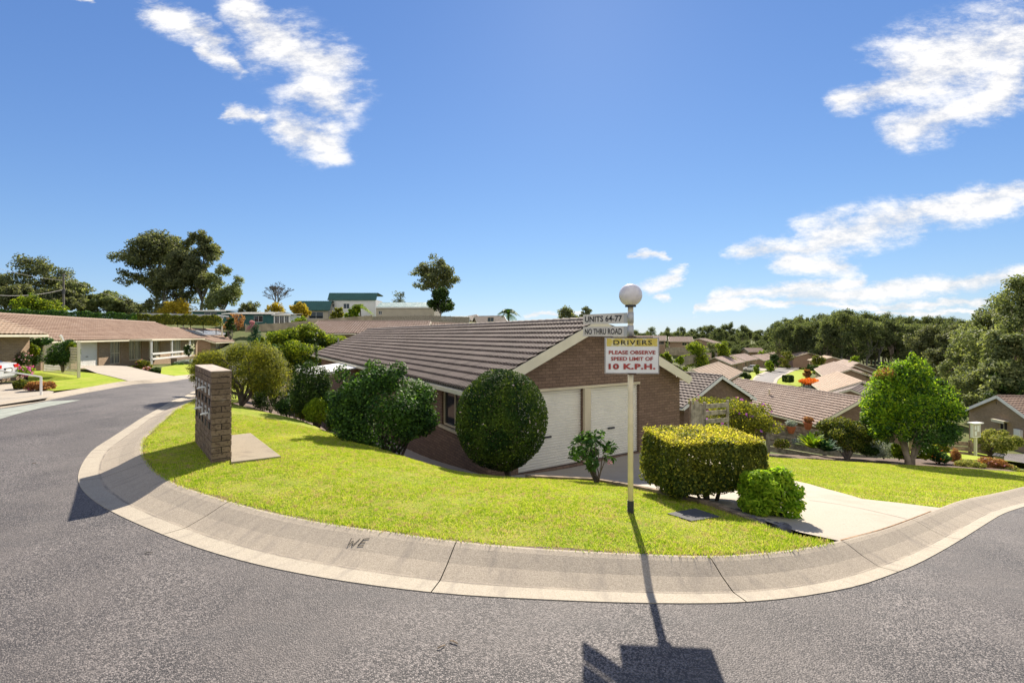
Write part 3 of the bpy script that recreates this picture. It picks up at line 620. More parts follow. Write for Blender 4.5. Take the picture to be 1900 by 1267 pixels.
# vent pipes
for t_,s_ in ((24.,-2.6),):
    pp=M(); b_=pk+Vd*t_+Rt*s_+ZU*(-1.8*abs(s_)/3.955); pp.tube([b_-ZU*.1,b_+ZU*.55],.06); pp.build('vent_pipe','pipe_grey',root)
# lean-to patio roof on the left side
le=M(); a=hp(-1.6,11.6,0); a.z=.62; le.face([a,a+Vd*4.2,a+Vd*4.2-Rt*2.2-ZU*.28,a-Rt*2.2-ZU*.28]); le.face([a-ZU*.05,a+Vd*4.2-ZU*.05,a+Vd*4.2-Rt*2.2-ZU*.33,a-Rt*2.2-ZU*.33])
le.bar(a-Rt*2.22-ZU*.32,a+Vd*4.2-Rt*2.22-ZU*.32,.06,.14); le.bar(a-Rt*1.1-ZU*.18,a-Rt*2.22-ZU*.33,.05,.12); le.build('patio_roof','white_paint',root)
for t_ in (0.05,4.1): pm=M(); q=a+Vd*t_-Rt*2.15-ZU*.35; pm.bar(q,Vector((q.x,q.y,-2.6)),.1,.1,up=(1,0,0)); pm.build('patio_post','cream_paint',root)
# ---------------------------------------------------------------- other houses
def hz(p,off=0): return H(p[0],p[1])+off
pB=Vector((14.0,30.3,-.62)); dV=Vd
house('gabled_house','small brown brick gable with cream barge boards beyond the tibouchina bush',pB,pB+dV*9,3.95,1.8,-4.6,'tile_brown','brick_brown',1,oh=.25,eo=.4,eoR=.06,trim='white_paint',open_r=[('w',1.2,1.0,2.6,2.1)])
C0=at(1604,739,33.9); C1=at(1370,703.5,49.); C1.z=C0.z
rC,hC=house('long_tiled_house','long terracotta tiled roof below the back fence with a small vent pipe',C0,C1,3.95,1.9,C0.z-4.3,'tile_rose','brick_brown',1,oh=.3,trim='cream_paint')
q=C0+(C1-C0)*.53-hC['R']*1.7-ZU*.8; vp=M(); vp.tube([q-ZU*.1,q+ZU*.5],.07); vp.tube([q+ZU*.5,q+ZU*.56],.11); vp.build('vent_pipe','cream_trim',rC)
def vh(label,p0,Y0,p1,Y1,hw=4.,rise=1.7,tm='tile_sand',bm='brick_tan',wallh=2.6,lod=2,zf=None,name='villa',grp='villas in the valley',trim='cream_paint',**k):
    A=at(*p0,Y0); B=at(*p1,Y1); z=(A.z+B.z)/2 if zf is None else zf; A.z=z; B.z=z
    return house(name,label,A,B,hw,rise,z-rise-wallh,tm,bm,lod,group=grp,trim=trim,eo=.5,oh=.3,**k)
wside=[('w',1.2,.9,2.8,2.0),('d',4.2,0,6.2,2.05),('w',7.5,.9,9.,2.0)]
vh('pale sand tiled villa roof behind the small brown gable',(1284,690),66,(1334,669.5),86,tm='tile_sand',open_r=wside,lod=1)
vh('pinkish roofed villa with a brick gable behind the sand roofed villa',(1326,663),118,(1354,659.2),131,tm='tile_pinkish',open_r=wside)
vh('second pinkish roofed villa along the left of the valley road, by the white car',(1357,658.5),138,(1382,656),150,tm='tile_pinkish',open_r=wside)
vh('third villa roof along the left of the valley road, next to a carport',(1394,659.5),160,(1412,657),171,tm='tile_pinkish',open_r=wside)
vh('narrow fourth villa roof along the left of the valley road',(1414,657.5),178,(1424,656),186,tm='tile_pinkish')
vh('low villa roof half hidden by trees near the bend of the valley road',(1425,654.5),196,(1437,652.5),206,tm='tile_pinkish')
vh('distant pink roof with a white gutter below the forest',(1380,645.5),205,(1412,645.5),205,tm='tile_pinkish',hw=4.5,wallh=2.4,open_l=[('w',1.5,.6,4,2)])
vh('villa with a big brown brick gable at the far end of the valley road',(1502,654),172,(1478,652),186,tm='tile_sand',bm='brick_far',hw=6.,rise=1.9)
vh('villa with a tan roof and brick gable right of the valley road end',(1545,661),150,(1529,660.5),162,tm='tile_sand',bm='brick_far',hw=5.,rise=1.6)
vh('large pale sand tiled roof right of the orange flowering bush',(1600,707.5),66,(1553,690),84,hw=4.6,rise=1.9,tm='tile_sand',lod=1)
vh('small brick gable with cream barge boards behind the long tiled roof',(1578,722),60,(1606,709),70,hw=2.9,rise=1.2,tm='tile_brown',bm='brick_far',lod=1)
vh('terracotta villa roof with a skylight behind the large sand roof',(1579,684.5),90,(1547,672),116,tm='tile_rose',hw=4.4,lod=1)
vh('brown villa roof in the middle of the right hand row',(1586,680),108,(1556,669),128,tm='tile_rose')
vh('farthest brown villa roof of the right hand row with a flue',(1594,674.5),124,(1565,665.5),142,tm='tile_rose')
vh('two storey brick villa with balcony on the far left terrace',(1160,620.5),152,(1236,621.5),148,hw=5.,rise=1.5,wallh=4.2,tm='tile_pinkish',open_r=[('w',1.5,3.0,3.2,4),('w',5,3.,8,4.),('w',10,3,12,4),('w',2,.4,4,1.8),('w',6,.3,8.5,1.9)],zf=1.9,grp='villas on the terrace')
vh('two storey brick villa with green tinted windows on the terrace',(1240,622.5),150,(1284,622.5),148,hw=5.,rise=1.5,wallh=4.0,tm='tile_pinkish',open_r=[('w',3.6,2.7,5,3.7),('w',5.4,2.7,7,3.7),('w',1,.5,2.6,1.9),('d',4,0,6.4,2.0)],zf=1.6,grp='villas on the terrace')
vh('end villa of the terrace with a chimney above its roof',(1296,625.5),156,(1309,626),162,hw=5.5,rise=1.6,wallh=3.6,tm='tile_pinkish',zf=1.,grp='villas on the terrace')
# right gabled house
pR=at(1849,734,48.6); dR=Vector((.985,-.173,0)).normalized()
rR,hR=house('gabled_house','tan brick gable on the right with a shaded window and a meter box',pR,pR+dR*22,4.1,2.05,-9.45,'tile_terracotta','brick_tan',1,oh=.3,eo=.08,eoR=.08,trim='white_paint',barge=.3,
   open_f=[('w',3.9,1.55,4.9,2.4)])
aw=M(); O=hR['O']; aw.box(O+hR['R']*4.4+ZU*2.55-hR['V']*.3,1.5,.5,.08,hR['R'],hR['V'],None); aw.box(O+hR['R']*4.4+ZU*2.42-hR['V']*.52,1.5,.05,.22,hR['R'],hR['V']); aw.build('awning','cream_paint',rR)
mb=M(); mb.box(O+hR['R']*6.3+ZU*1.6-hR['V']*.12,.75,.24,.75,hR['R'],hR['V']); mb.build('meter_box','white_paint',rR)
vt=M(); vt.box(O+hR['R']*3.6+ZU*4.3-hR['V']*.005,.07,.02,.3,hR['R'],hR['V']); vt.build('wall_vent','ink_black',rR)
# left row of villas
dL=Vector((-.27,.963,0)).normalized(); nL=Vector((-dL.y,dL.x,0))  # nL points away from the street
def leftrow(label,base,t0,t1,hw,ze,rise,gz,ops,lod=1,tm='tile_terracotta',name='villa'):
    A=Vector((*base,0))+dL*t0+nL*hw; B=Vector((*base,0))+dL*t1+nL*hw; A.z=B.z=ze+rise
    return house(name,label,A,B,hw,rise,gz,tm,'brick_tan',lod,group='villas on the left street',open_r=ops,doormt='door_white',eo=.6,oh=.3,glass='glass_curtain')
b0=(-33.6+.1,40.); 
# wall coordinate x runs from A (t0+.3)
t0=-10.2
xx=lambda t:t-t0-.3
rL1,hL1=leftrow('long villa row with a terracotta tiled roof, white roller doors and a railed porch',b0,t0,16.8,5.2,1.72,1.9,-.42,
  [('g',xx(-9.6),.02,xx(-6.9),2.0),('g',xx(-6.0),.02,xx(-3.5),2.0),('d',xx(-1.9),.1,xx(-.3),2.02),('w',xx(1.0),.3,xx(3.2),2.02),('w',xx(4.6),.3,xx(6.9),2.02),('w',xx(9.2),.25,xx(12.),2.02,dict(mullz=.9)),('d',xx(14.3),.1,xx(16),2.)])
# porch
po=Vector((*b0,0)); tp=lambda t,n,z: po+dL*t-nL*n+ZU*z
for t in (-.2,3.8,8.): pr=M(); pr.bar(tp(t,1.6,-.5),tp(t,1.6,1.62),.12,.12,up=(1,0,0)); pr.build('porch_post','white_paint',rL1)
for z in (.35,.8): q=M(); q.bar(tp(-.2,1.68,z-.35),tp(8.2,1.68,z-.35),.05,.16); q.build('porch_rail','white_paint',rL1)
q=M(); q.box(tp(3.9,.6,1.68),8.6,2.3,.12,dL,nL); q.build('porch_roof','cream_paint',rL1)
rL2,_=leftrow('left front villa wing with a cream gutter and post, cut by the frame edge',(-26.6,26.),-15,0.,5.,2.15,1.85,-.25,[('w',xx(0)+2.,.8,xx(0)+3.4,2.1)] if False else [('w',10.6,.7,12.,2.1),('w',7,.7,9,2.1)],tm='tile_sand')
q=M(); q.bar(Vector((-27.2,24.3,-.4)),Vector((-27.2,24.3,2.1)),.16,.16,up=(1,0,0)); q.bar(Vector((-26.4,27,1.2)),Vector((-26.4,26.6,2.1)),.1,.1,up=(1,0,0)); q.build('porch_post','white_paint',rL2)
rL3,hL3=leftrow('villa with a row of pale solar panels on its tiled roof',(-39.2,60.),0,32,5.2,1.15,1.9,-1.0,[('w',2,.8,4,2),('w',8,.8,10,2)],tm='tile_terracotta')
S=math.hypot(5.2,1.9)
for i in range(5):
    c=Vector((-39.2,60,0))+nL*(5.2-.0)+dL*(3.2+i*2.6)+ZU*(3.05)-nL*1.9-ZU*.69; dn=(-nL*5.2-ZU*1.9)/S; nn=dn.cross(dL).normalized(); nn=nn if nn.z>0 else -nn
    q=M(); q.box(c+nn*.12,2.5,1.9,.05,dL,dn,nn); q.build('solar_panel','solar_panel',rL3)
# middle tiled roofs between main house and the hill
def mh(label,A,B,hw,rise,tm,**k):
    return house('villa',label,A,B,hw,rise,A[2]-rise-2.6,tm,'brick_tan',1,group='villas below the hill',**k)
mh('pinkish tiled villa roof just above the main roof ridge, with a flue',(-23.4,55,3.8),(-10.,56,3.8),4.6,1.5,'tile_pinkish',open_r=[('w',2,.8,3.5,2),('w',6,.9,8.5,2)])
mh('second pinkish roof with a raised white barge board above the main roof ridge',(-11.2,58,3.75),(2.5,59,3.2),4.4,1.5,'tile_terracotta')
# hill houses
def boxhouse(name,label,x0,x1,Y,z0,z1,dp,wallm,roofm,ops,roof='skillion',rh=.9,ang=0.,cat='house',ov=.4,group=None):
    c=Vector(((x0+x1)/2,Y,z0)); Ux=Vector((math.cos(ang),math.sin(ang),0)); Vy=Vector((-Ux.y,Ux.x,0)); w=(x1-x0)
    r=thing(name,c,label,cat,group); O=c-Ux*w/2
    wm=M(); h=z1-z0; wall_mesh(wm,O,Ux,Vy,[(0,-1.5),(w,-1.5),(w,h),(0,h)],[o[1:5] for o in ops])
    for o_,u_,n_,l_ in ((O,Vy,Ux,dp),(O+Ux*w,Vy,-Ux,dp),(O+Vy*dp,Ux,-Vy,w)): wall_mesh(wm,o_,u_,n_,[(0,-1.5),(l_,-1.5),(l_,h),(0,h)],[])
    if roof=='gable':
        for o_ in (O,O+Ux*w): wm.face([o_+ZU*h,o_+Vy*dp+ZU*h,o_+Vy*dp/2+ZU*(h+rh)],[(0,0),(1,0),(.5,1)])
    wm.build('wall',wallm,r)
    for q in ops:
        add_window(r,O,Ux,Vy,*q[1:5],frame='white_paint',sill=False)
    rm=M(); pr_=[(-ov,h+.02),(dp+ov,h+rh)] if roof=='skillion' else [(-ov,h),(.75,h+rh),(dp+ov,h+rh-.3)] if roof=='mansard' else [(-ov,h-.12),(dp/2,h+rh+.06),(dp+ov,h-.12)]
    for a,b in zip(pr_,pr_[1:]):
        n=int((w+2*ov)/.35)
        for i in range(n):
            xa=-ov+(w+2*ov)*i/n; xb=-ov+(w+2*ov)*(i+1)/n; xc=xb-.05
            f=lambda x,p,dz=0:O+Ux*x+Vy*p[0]+ZU*(p[1]+dz)
            rm.face([f(xa,a),f(xc,a),f(xc,b),f(xa,b)]); rm.face([f(xc,a),f(xc,a,.05),f(xc,b,.05),f(xc,b)]); rm.face([f(xc,a,.05),f(xb,a,.05),f(xb,b,.05),f(xc,b,.05)]); rm.face([f(xb,a,.05),f(xb,a),f(xb,b),f(xb,b,.05)])
        rm.face([O+Ux*-ov+Vy*a[0]+ZU*(a[1]-.12),O+Ux*(w+ov)+Vy*a[0]+ZU*(a[1]-.12),O+Ux*(w+ov)+Vy*b[0]+ZU*(b[1]-.12),O-Ux*ov+Vy*b[0]+ZU*(b[1]-.12)])
    rm.build('roof',roofm,r)
    fm=M(); fm.bar(O-Ux*ov+Vy*(-ov-.02)+ZU*(pr_[0][1]-.06),O+Ux*(w+ov)+Vy*(-ov-.02)+ZU*(pr_[0][1]-.06),.06,.16); fm.build('fascia','white_paint' if roofm!='metal_roof_green' else 'metal_roof_green',r)
    return r,O,Ux,Vy
f8=lambda px,Y:(px-950)/F*Y
zt=lambda py,Y:ZC+(HY-py)/F*Y
boxhouse('weatherboard_house','teal weatherboard house with a pale corrugated roof and white framed sunroom',f8(418,80),f8(508,80),80,zt(607,80),zt(583,80)+.1,6,'wall_teal','metal_roof_pale',[('w',1.2,.6,2.3,2.1),('w',5.,.9,6.6,2.)],rh=.55)
r_,O_,u_,v_=boxhouse('sunroom','white framed sunroom with tall windows at the end of the teal house',f8(508,79.4),f8(538,79.4),79.4,zt(604,79.4),zt(584,79.4),4,'wall_white','metal_roof_pale',[('w',.15,.35,.9,1.7),('w',1.0,.35,1.75,1.7),('w',1.9,.35,2.6,1.7)],rh=.35,cat='sunroom',ov=.25)
boxhouse('weatherboard_house','upper teal weatherboard house left of the sunroom house',f8(357,86),f8(418,86),86,zt(600,86),zt(577,86),6,'wall_teal','metal_roof_pale',[('w',2.2,1.2,4.6,2.1)],rh=.5)
boxhouse('white_house','tall white rendered house with a dark green metal roof',f8(610,97),f8(697,97),97,zt(592,97),zt(556,97),5,'wall_white','metal_roof_green',[('w',.7,2.5,1.2,3.3),('w',3.1,2.2,4.4,3.3),('w',6.2,2.2,7.4,3.2)],roof='mansard',rh=1.5,ov=.2)
boxhouse('low_wing','lower cream wing with a dark green metal roof beside the tall white house',f8(548,95),f8(609,95),95,zt(592,95),zt(575,95),8,'wall_beige','metal_roof_green',[('w',2.8,.1,5.8,1.5)],roof='mansard',rh=1.9,ov=.5)
boxhouse('metal_shed','beige metal shed with a pale green gabled roof behind a grey fence',f8(697,90),f8(806,90),90,zt(590,90),zt(569.5,90),7,'wall_beige','metal_roof_bluegrey',[('w',.5,.7,1.2,1.4)],roof='gable',rh=1.1,ov=.15,cat='shed',ang=-.03)
boxhouse('grey_shed','low grey shed right of the dark round tree on the hill',f8(838,92),f8(868,92),92,zt(600,92),zt(588,92),4,'carport_grey','metal_roof_pale',[],rh=.3,cat='shed')
house('hill_house','brown tiled hill house left of the palm with a dish on its roof',(at(880,587,110)),(at(935,586,112)),5,2.2,at(880,600,110).z-1,'tile_brown','brick_far',2,group='brown tiled hill houses',open_r=[('w',2,1.2,3.5,2.2)])
house('hill_house','brown tiled gable just left of the other hill house',(at(862,588,116)),(at(884,584,120)),5,2.,at(880,600,116).z-1,'tile_brown','brick_far',2,group='brown tiled hill houses')
# carport
ct=thing('carport',(f8(340,70),70,zt(606,70)),'grey flat roofed carport standing behind the long clipped hedge','carport')
q=M(); q.bar(Vector((f8(262,68),68,zt(583,68))),Vector((f8(415,71),71,zt(586,71))),5.,.16); q.bar(Vector((f8(262,65.4),65.4,zt(585,65.4))),Vector((f8(415,68.4),68.4,zt(588.5,68.4))),.1,.4); q.build('roof','carport_grey',ct)
for px,Y in ((268,66),(340,67.5),(412,69),(412,73),(268,71)): q=M(); q.bar(Vector((f8(px,Y),Y,1.5)),Vector((f8(px,Y),Y,zt(587,Y))),.14,.14,up=(1,0,0)); q.build('post','cream_paint',ct)
# ---------------------------------------------------------------- fences
def paling(label,pts,h,mt,w=.12,cat='fence',group=None,name='paling_fence',jit=.03):
    rng=random.Random(len(label)); r=thing(name,pts[0],label,cat,group); m_=M(); rl=M(); po=M()
    for a,b in zip(pts,pts[1:]):
        a=Vector(a); b=Vector(b); L=(b-a).length; n=max(1,int(L/w)); d=(b-a)/n; U_=Vector((d.x,d.y,0)).normalized()
        for i in range(n):
            c=a+d*(i+.5); hh=h+rng.uniform(-jit,jit); m_.box(c+ZU*(hh/2-.1),w*.93,.02,hh+.2,U_)
        for z in (.3,h-.3): rl.bar(a+ZU*z+U_.cross(ZU)*-.04,b+ZU*z+U_.cross(ZU)*-.04,.05,.08)
        k=max(1,int(L/2.5))
        for i in range(k+1): po.box(a+(b-a)*i/k+ZU*h/2+U_.cross(ZU)*-.09,.1,.08,h+.3,U_)
    m_.build('palings',mt,r); rl.build('rails',mt,r); po.build('posts',mt,r); return r
def hfence(label,pts,h,mt,nb=5,name='board_fence',cat='fence',gap=.04):
    r=thing(name,pts[0],label,cat); m_=M(); rng=random.Random(3)
    for a,b in zip(pts,pts[1:]):
        a=Vector(a); b=Vector(b); L=(b-a).length; k=max(1,int(round(L/2.4))); U_=(b-a); U_.z=0; U_.normalize(); W_=U_.cross(ZU)
        for i in range(k):
            p=a+(b-a)*i/k; q=a+(b-a)*(i+1)/k
            for j in range(nb):
                bh=(h-gap*nb)/nb; z=(j+.5)*h/nb; sd=.03 if j%2 else -.03
                m_.bar(p+ZU*(z+rng.uniform(-.01,.01))+W_*sd,q+ZU*(z+rng.uniform(-.01,.01))+W_*sd,.03,bh)
        for i in range(k+1): pm=M(); pm.box(a+(b-a)*i/k+ZU*h/2,.12,.1,h+.15,U_); pm.build('post',mt,r)
    m_.build('boards',mt,r); return r
paling('long brown timber paling fence below the hill houses',[at(455,614,72),at(530,610,72),at(590,604,73),at(690,596,74)],.95,'timber_fence_far')
paling('weathered grey paling fence along the foot of the beige shed',[at(676,600,80),at(800,598,80),at(870,601,82)],1.2,'timber_grey')
# gate beside the main house
gp=hp(6.0,1.2)
g0=at(1282,822,15.4); g1=at(1307,824,15.6); g2=at(1350,828,16.0)
gt=thing('timber_gate',g0,'weathered upright timber gate beside the main house wall','gate'); 
m_=M(); U_=(g1-g0); U_.z=0; L=U_.length; U_.normalize()
for i in range(5): m_.box(g0+U_*(L*(i+.6)/5.2)+ZU*(.55+.02*(i%2)+(.09 if i in(1,2) else 0)),L/5.6,.025,1.5,U_)
m_.build('palings','timber_grey',gt); m_=M(); m_.box(g0+ZU*.6,.06,.08,1.7,U_); m_.build('post','timber_grey',gt)
f1=thing('board_fence',g1,'weathered grey horizontal board fence panel next to the gate','fence')
m_=M(); U_=(g2-g1); U_.z=0; L=U_.length; U_.normalize()
for i in range(6): m_.box(g1+U_*L/2+ZU*(.0+i*.26)+U_.cross(ZU)*(.05 if i%2 else -.05),L,.025,.15,U_)
m_.build('boards','timber_grey',f1)
for k in (0,1): m_=M(); m_.box(g1+U_*L*k+ZU*.65,.09,.05,1.6,U_); m_.build('post','timber_grey',f1)
hf=hfence('low weathered board fence carrying two hanging pots, below the long tiled roof',[at(1425,838,19.5),at(1530,856,20.),at(1625,868,20.5)],1.35,'timber_grey',5)
hfence('weathered brown board fence behind the notice board',[at(1690,862,21.5),at(1745,862,22.3),at(1800,866,22.8),at(1836,872,23.2)],1.25,'timber_brown',5)
# terraced retaining walls far
paling('long grey retaining fence below the two storey villas',[at(1236,658,138),at(1310,657,138),at(1330,670,125)],2.2,'timber_fence_far',w=.6)
paling('curved grey retaining fence stepping down the far terrace',[at(1262,678,112),at(1290,672,116),at(1320,668,124)],2.,'timber_fence_far',w=.6)
# ---------------------------------------------------------------- text
_tmpc=[0]
def text(s,par,O,Ux,Uz,width,height,mt,bold=0.,thick=.003,name='lettering',spc=1.):
    cu=bpy.data.curves.new('t','FONT'); cu.body=s; cu.size=1; cu.offset=bold; cu.extrude=0; cu.space_character=spc; cu.resolution_u=3
    ob=bpy.data.objects.new('t',cu); COL.objects.link(ob); bpy.context.view_layer.update()
    me=bpy.data.meshes.new_from_object(ob.evaluated_get(bpy.context.evaluated_depsgraph_get())); bpy.data.objects.remove(ob); bpy.data.curves.remove(cu)
    n=len(me.vertices); co=np.empty(n*3,'f'); me.vertices.foreach_get('co',co); co=co.reshape(-1,3); mn=co.min(0); mxx=co.max(0)
    u=(co[:,0]-mn[0])/(mxx[0]-mn[0])*width; v=(co[:,1]-mn[1])/(mxx[1]-mn[1])*height
    O=np.array(O); P_=O+np.outer(u,np.array(Ux))+np.outer(v,np.array(Uz)); me.vertices.foreach_set('co',P_.astype('f').ravel()); me.name=name
    me.materials.clear(); me.materials.append(MT(mt)); me.update(); return link(name,me,par)
# ---------------------------------------------------------------- sign post
px_,py_=g(1170,950,.12); PB=Vector((px_,py_,H(px_,py_)+.11)); k=PB.y/F
sg=thing('sign_post',PB,'cream lamp post on the corner lawn carrying a white globe and three signs','sign post')
zt0=lambda y:ZC+(HY-y)*k
m_=M(); m_.tube([PB-ZU*.2,(PB.x,PB.y,zt0(568))],.031,16); m_.build('pole','pole_cream',sg,smooth=True)
m_=M(); m_.tube([PB-ZU*.05,(PB.x,PB.y,zt0(928))],.035,16)
for i in range(7): z=PB.z+.01+i*.017; m_.tube([(PB.x,PB.y,z),(PB.x,PB.y,z+.008)],.037,16)
m_.build('base_sleeve','black_wrap',sg)
m_=M(); m_.tube([(PB.x,PB.y,zt0(569.5)),(PB.x,PB.y,zt0(566))],[.062,.058],20); m_.build('lamp_collar','black_wrap',sg)
m_=M(); m_.ball((PB.x,PB.y,zt0(547.5)),.128,.128,.126,40,24); m_.build('lamp_globe','globe_glass',sg,smooth=True)
m_=M()
for a,b in ((579,599.5),(604,624)): m_.tube([(PB.x,PB.y,zt0(a)),(PB.x,PB.y,zt0(b))],.035,16)
m_.build('bracket','steel',sg,smooth=True)
bd=Vector((-.66,.75,0)).normalized()
for yT,yB,s_ in ((580,599.6,'UNITS 64-77'),(605,624.2,'NO THRU ROAD')):
    zc=(zt0(yT)+zt0(yB))/2; hh=zt0(yT)-zt0(yB); L=.64; e=Vector((PB.x,PB.y,zc))+bd*.035
    b=M(); b.box(e+bd*L/2,L,.022,hh,bd); bl=b.build('street_blade','blade_white',sg)
    b=M(); b.box(e+bd*.02,.045,.032,hh*.96,bd); b.build('clamp','steel',bl)
    nf=Vector((bd.y,-bd.x,0)); nf=nf if nf.y<0 else -nf
    lft=e+bd*(L-.03); text(s_,bl,lft+nf*.0135-ZU*(hh*.5-.024),-bd,ZU,L-.10,hh-.048,'ink_black',.018)
# speed board
ux=Vector((1,-.03,0)).normalized(); nf=Vector((-.03,-1,0)).normalized(); Y=PB.y-.045
bl_=Vector((f8(1122.2,Y),Y,ZC+(HY-693)*Y/F)); Wd_=(1221.8-1122.2)*Y/F; Hd_=(693-626)*Y/F
b=M(); b.box(bl_+ux*Wd_/2+ZU*Hd_/2,Wd_,.012,Hd_,ux); sb=b.build('speed_board','sign_white',sg)
b=M(); b.box(bl_+ux*Wd_*.5+ZU*Hd_*.865+nf*.008,Wd_*.935,.004,Hd_*.215,ux); b.build('yellow_band','sign_yellow',sb)
b=M(); c=bl_+ux*Wd_/2+ZU*Hd_/2+nf*.008
for dx,dz,w_,h_ in ((0,.485,.985,.008),(0,-.485,.985,.008),(-.4905,0,.005,.975),(.4905,0,.005,.975)): b.box(c+ux*dx*Wd_+ZU*dz*Hd_,w_*Wd_,.003,h_*Hd_,ux)
b.build('border_line','rust_dark',sb)
def ln(s,x0,x1,z0,z1,mt,bo,spc=1.): text(s,sb,bl_+ux*Wd_*x0+ZU*Hd_*z0+nf*.0125,ux,ZU,Wd_*(x1-x0),Hd_*(z1-z0),mt,bo,spc=spc)
ln('DRIVERS',.155,.865,.795,.925,'ink_black',.012,1.15)
ln('PLEASE OBSERVE',.07,.93,.535,.64,'ink_red',.028); ln('SPEED LIMIT OF',.11,.885,.36,.465,'ink_red',.028); ln('10 K.P.H.',.065,.93,.12,.28,'ink_red',.05,1.1)
b=M(); 
for zz in (1.012,-.004): b.box(bl_+ux*Wd_*.5+ZU*Hd_*zz+nf*-.01,.09,.05,.016,ux)
b.box(bl_+ux*Wd_*.5+ZU*Hd_*1.006,.46,.016,.008,ux); b.build('rusty_clip','rust_dark',sb)
# ---------------------------------------------------------------- brick letterbox pillar
c0=Vector((-4.68,7.08,0)); pd=Vector((-.652,.758,0)).normalized(); pe=Vector((.758,.652,0)).normalized()
z0=H(-5,7.6)+.08; PLn=2.02; PW=.27; NC=16; ch=(1.53-z0)/NC
pil=thing('letterbox_pillar',(c0.x,c0.y,z0),'tall thin brown brick letterbox pillar on the corner lawn','letterbox')
core=M(); cc=c0+pd*PLn/2+pe*PW/2; core.box(cc+ZU*(z0+NC*ch/2-.1),PLn-.03,PW-.03,NC*ch+.18,pd,pe); core.build('mortar','mortar_dark',pil)
bk=M(); rg=random.Random(5); slots=[]
for r in range(NC):
    z=z0+(r+.5)*ch; h=ch-.012; top=r==NC-1
    off=0 if r%2 else -.12
    for side in (0,1):
        x=off
        while x<PLn:
            a=max(x,0)+.006; b=min(x+.24,PLn)-.006
            if b-a>.03: j=rg.uniform(-.004,.004); bk.box(c0+pd*(a+b)/2+pe*((.05 if side==0 else PW-.05)+j)+ZU*z,b-a,.1,h,pd,pe)
            x+=.24
    for e_ in (.055,PLn-.055):
        if r in (2,4,6,9) : 
            for q in (.066,PW-.066): bk.box(c0+pd*(e_+(-.002 if e_<1 else .002))+pe*q+ZU*z,.112,.124,h+.001,pd,pe)
        else: bk.box(c0+pd*(e_+(-.002 if e_<1 else .002))+pe*PW/2+ZU*z,.112,PW+.002,h+.001,pd,pe)
bk.build('bricks','pillar_brick',pil)
tp_=M(); tp_.box(cc+ZU*(z0+NC*ch+.004),PLn+.006,PW+.006,.012,pd,pe); tp_.build('cap','mortar_pale',pil)
for row,zz in ((0,1.24),(1,.86)):
    for i in range(5):
        x=.18+i*.40; c=c0+pd*x-pe*.006+ZU*zz
        q=M(); q.box(c,.13,.012,.17,pd,pe); s_=q.build('letter_plate','steel',pil)
        q=M(); q.box(c-pe*.008+ZU*.03,.10,.004,.035,pd,pe); q.box(c-pe*.004-ZU*.19,.12,.008,.10,pd,pe); q.build('slot','ink_black',s_)
for i,(x,zz,lb) in enumerate(((.62,1.235,'upper'),(.98,.86,'middle'),(.22,.86,'lower'))):
    q=M(); c=c0+pd*x-pe*.06+ZU*zz; q.tube([c+pe*.06+ZU*.01,c-pe*.03,c-pe*.06-ZU*.01],[.014,.018,.012],8); tag(q.build('newspaper','paper',None,loc=c),('rolled white paper sticking out of the upper row of the brick letterbox','rolled white paper at the left of the lower letterbox row','rolled white paper nearest the end of the lower letterbox row')[i],'paper','papers in the letterbox')
def slab(name,cs,z,th,mt,label=None,kind=None,cat=None):
    q=M(); T=[Vector((x,y,z if not hasattr(z,'__len__') else z[i])) for i,(x,y) in enumerate(cs)]; q.face(T)
    for i in range(len(T)): a,b=T[i],T[(i+1)%len(T)]; q.face([a,a-ZU*th,b-ZU*th,b])
    o=q.build(name,mt,None,loc=(cs[0][0],cs[0][1],T[0].z-th) if kind is None else None); tag(o,label,cat,kind=kind); return o
pc=[g(429,858,.14),g(521,847,.14),g(465,804,.14),g(428,808,.14)]; slab('concrete_pad',pc,[H(*p)+.15 for p in pc],.2,'pad_concrete','weathered concrete pad beside the brick letterbox','structure')
pc=[g(1238,953,.12),g(1283,967,.12),g(1336,959,.12),g(1290,944,.12)]; slab('pit_lid',pc,[H(*p)+.128 for p in pc],.1,'dark_stone','dark square pit lid set in the lawn near the hedge',None,'pit lid')
# timber edging and rocks
eg=thing('timber_edging',(edge[0][0],edge[0][1],H(*edge[0])+.1),'long dark timber sleeper edging along the lawn by the driveway','edging')
m_=M(); E_=edge[:-1]
ez=lambda i:.115-.05*max(0,i-(len(E_)-3))
for i,(a,b) in enumerate(zip(E_,E_[1:])): m_.bar(Vector((a[0],a[1],H(*a)+ez(i))),Vector((b[0],b[1],H(*b)+ez(i+1))),.08,.13)
m_.build('sleepers','sleeper',eg)
rg=np.random.default_rng(4)
def rock(c,r):
    me=M().ball((0,0,0),r*rg.uniform(.8,1.4),r*rg.uniform(.7,1.),r*rg.uniform(.4,.6),9,6); a=rg.uniform(0,3); 
    me.v=[(c[0]+(x*math.cos(a)-y*math.sin(a))*(1+rg.uniform(-.12,.12)),c[1]+(x*math.sin(a)+y*math.cos(a))*(1+rg.uniform(-.12,.12)),c[2]+z*(1+rg.uniform(-.15,.15))) for x,y,z in me.v]; return me
En=np.array(E_)
for i,t in enumerate(np.linspace(.08,.97,26)):
    s=t*(len(En)-1); j=int(s); p=En[j]+(En[min(j+1,len(En)-1)]-En[j])*(s-j); p=p+np.array([.10,.17])*(1+rg.uniform(-.3,.6)); c=(p[0],p[1],H(*p)+.10)
    tag(rock(c,rg.uniform(.045,.10)).build('rock','rock',None,loc=c),'small dark rock lying along the driveway side of the timber edging','rock','rocks along the timber edging')
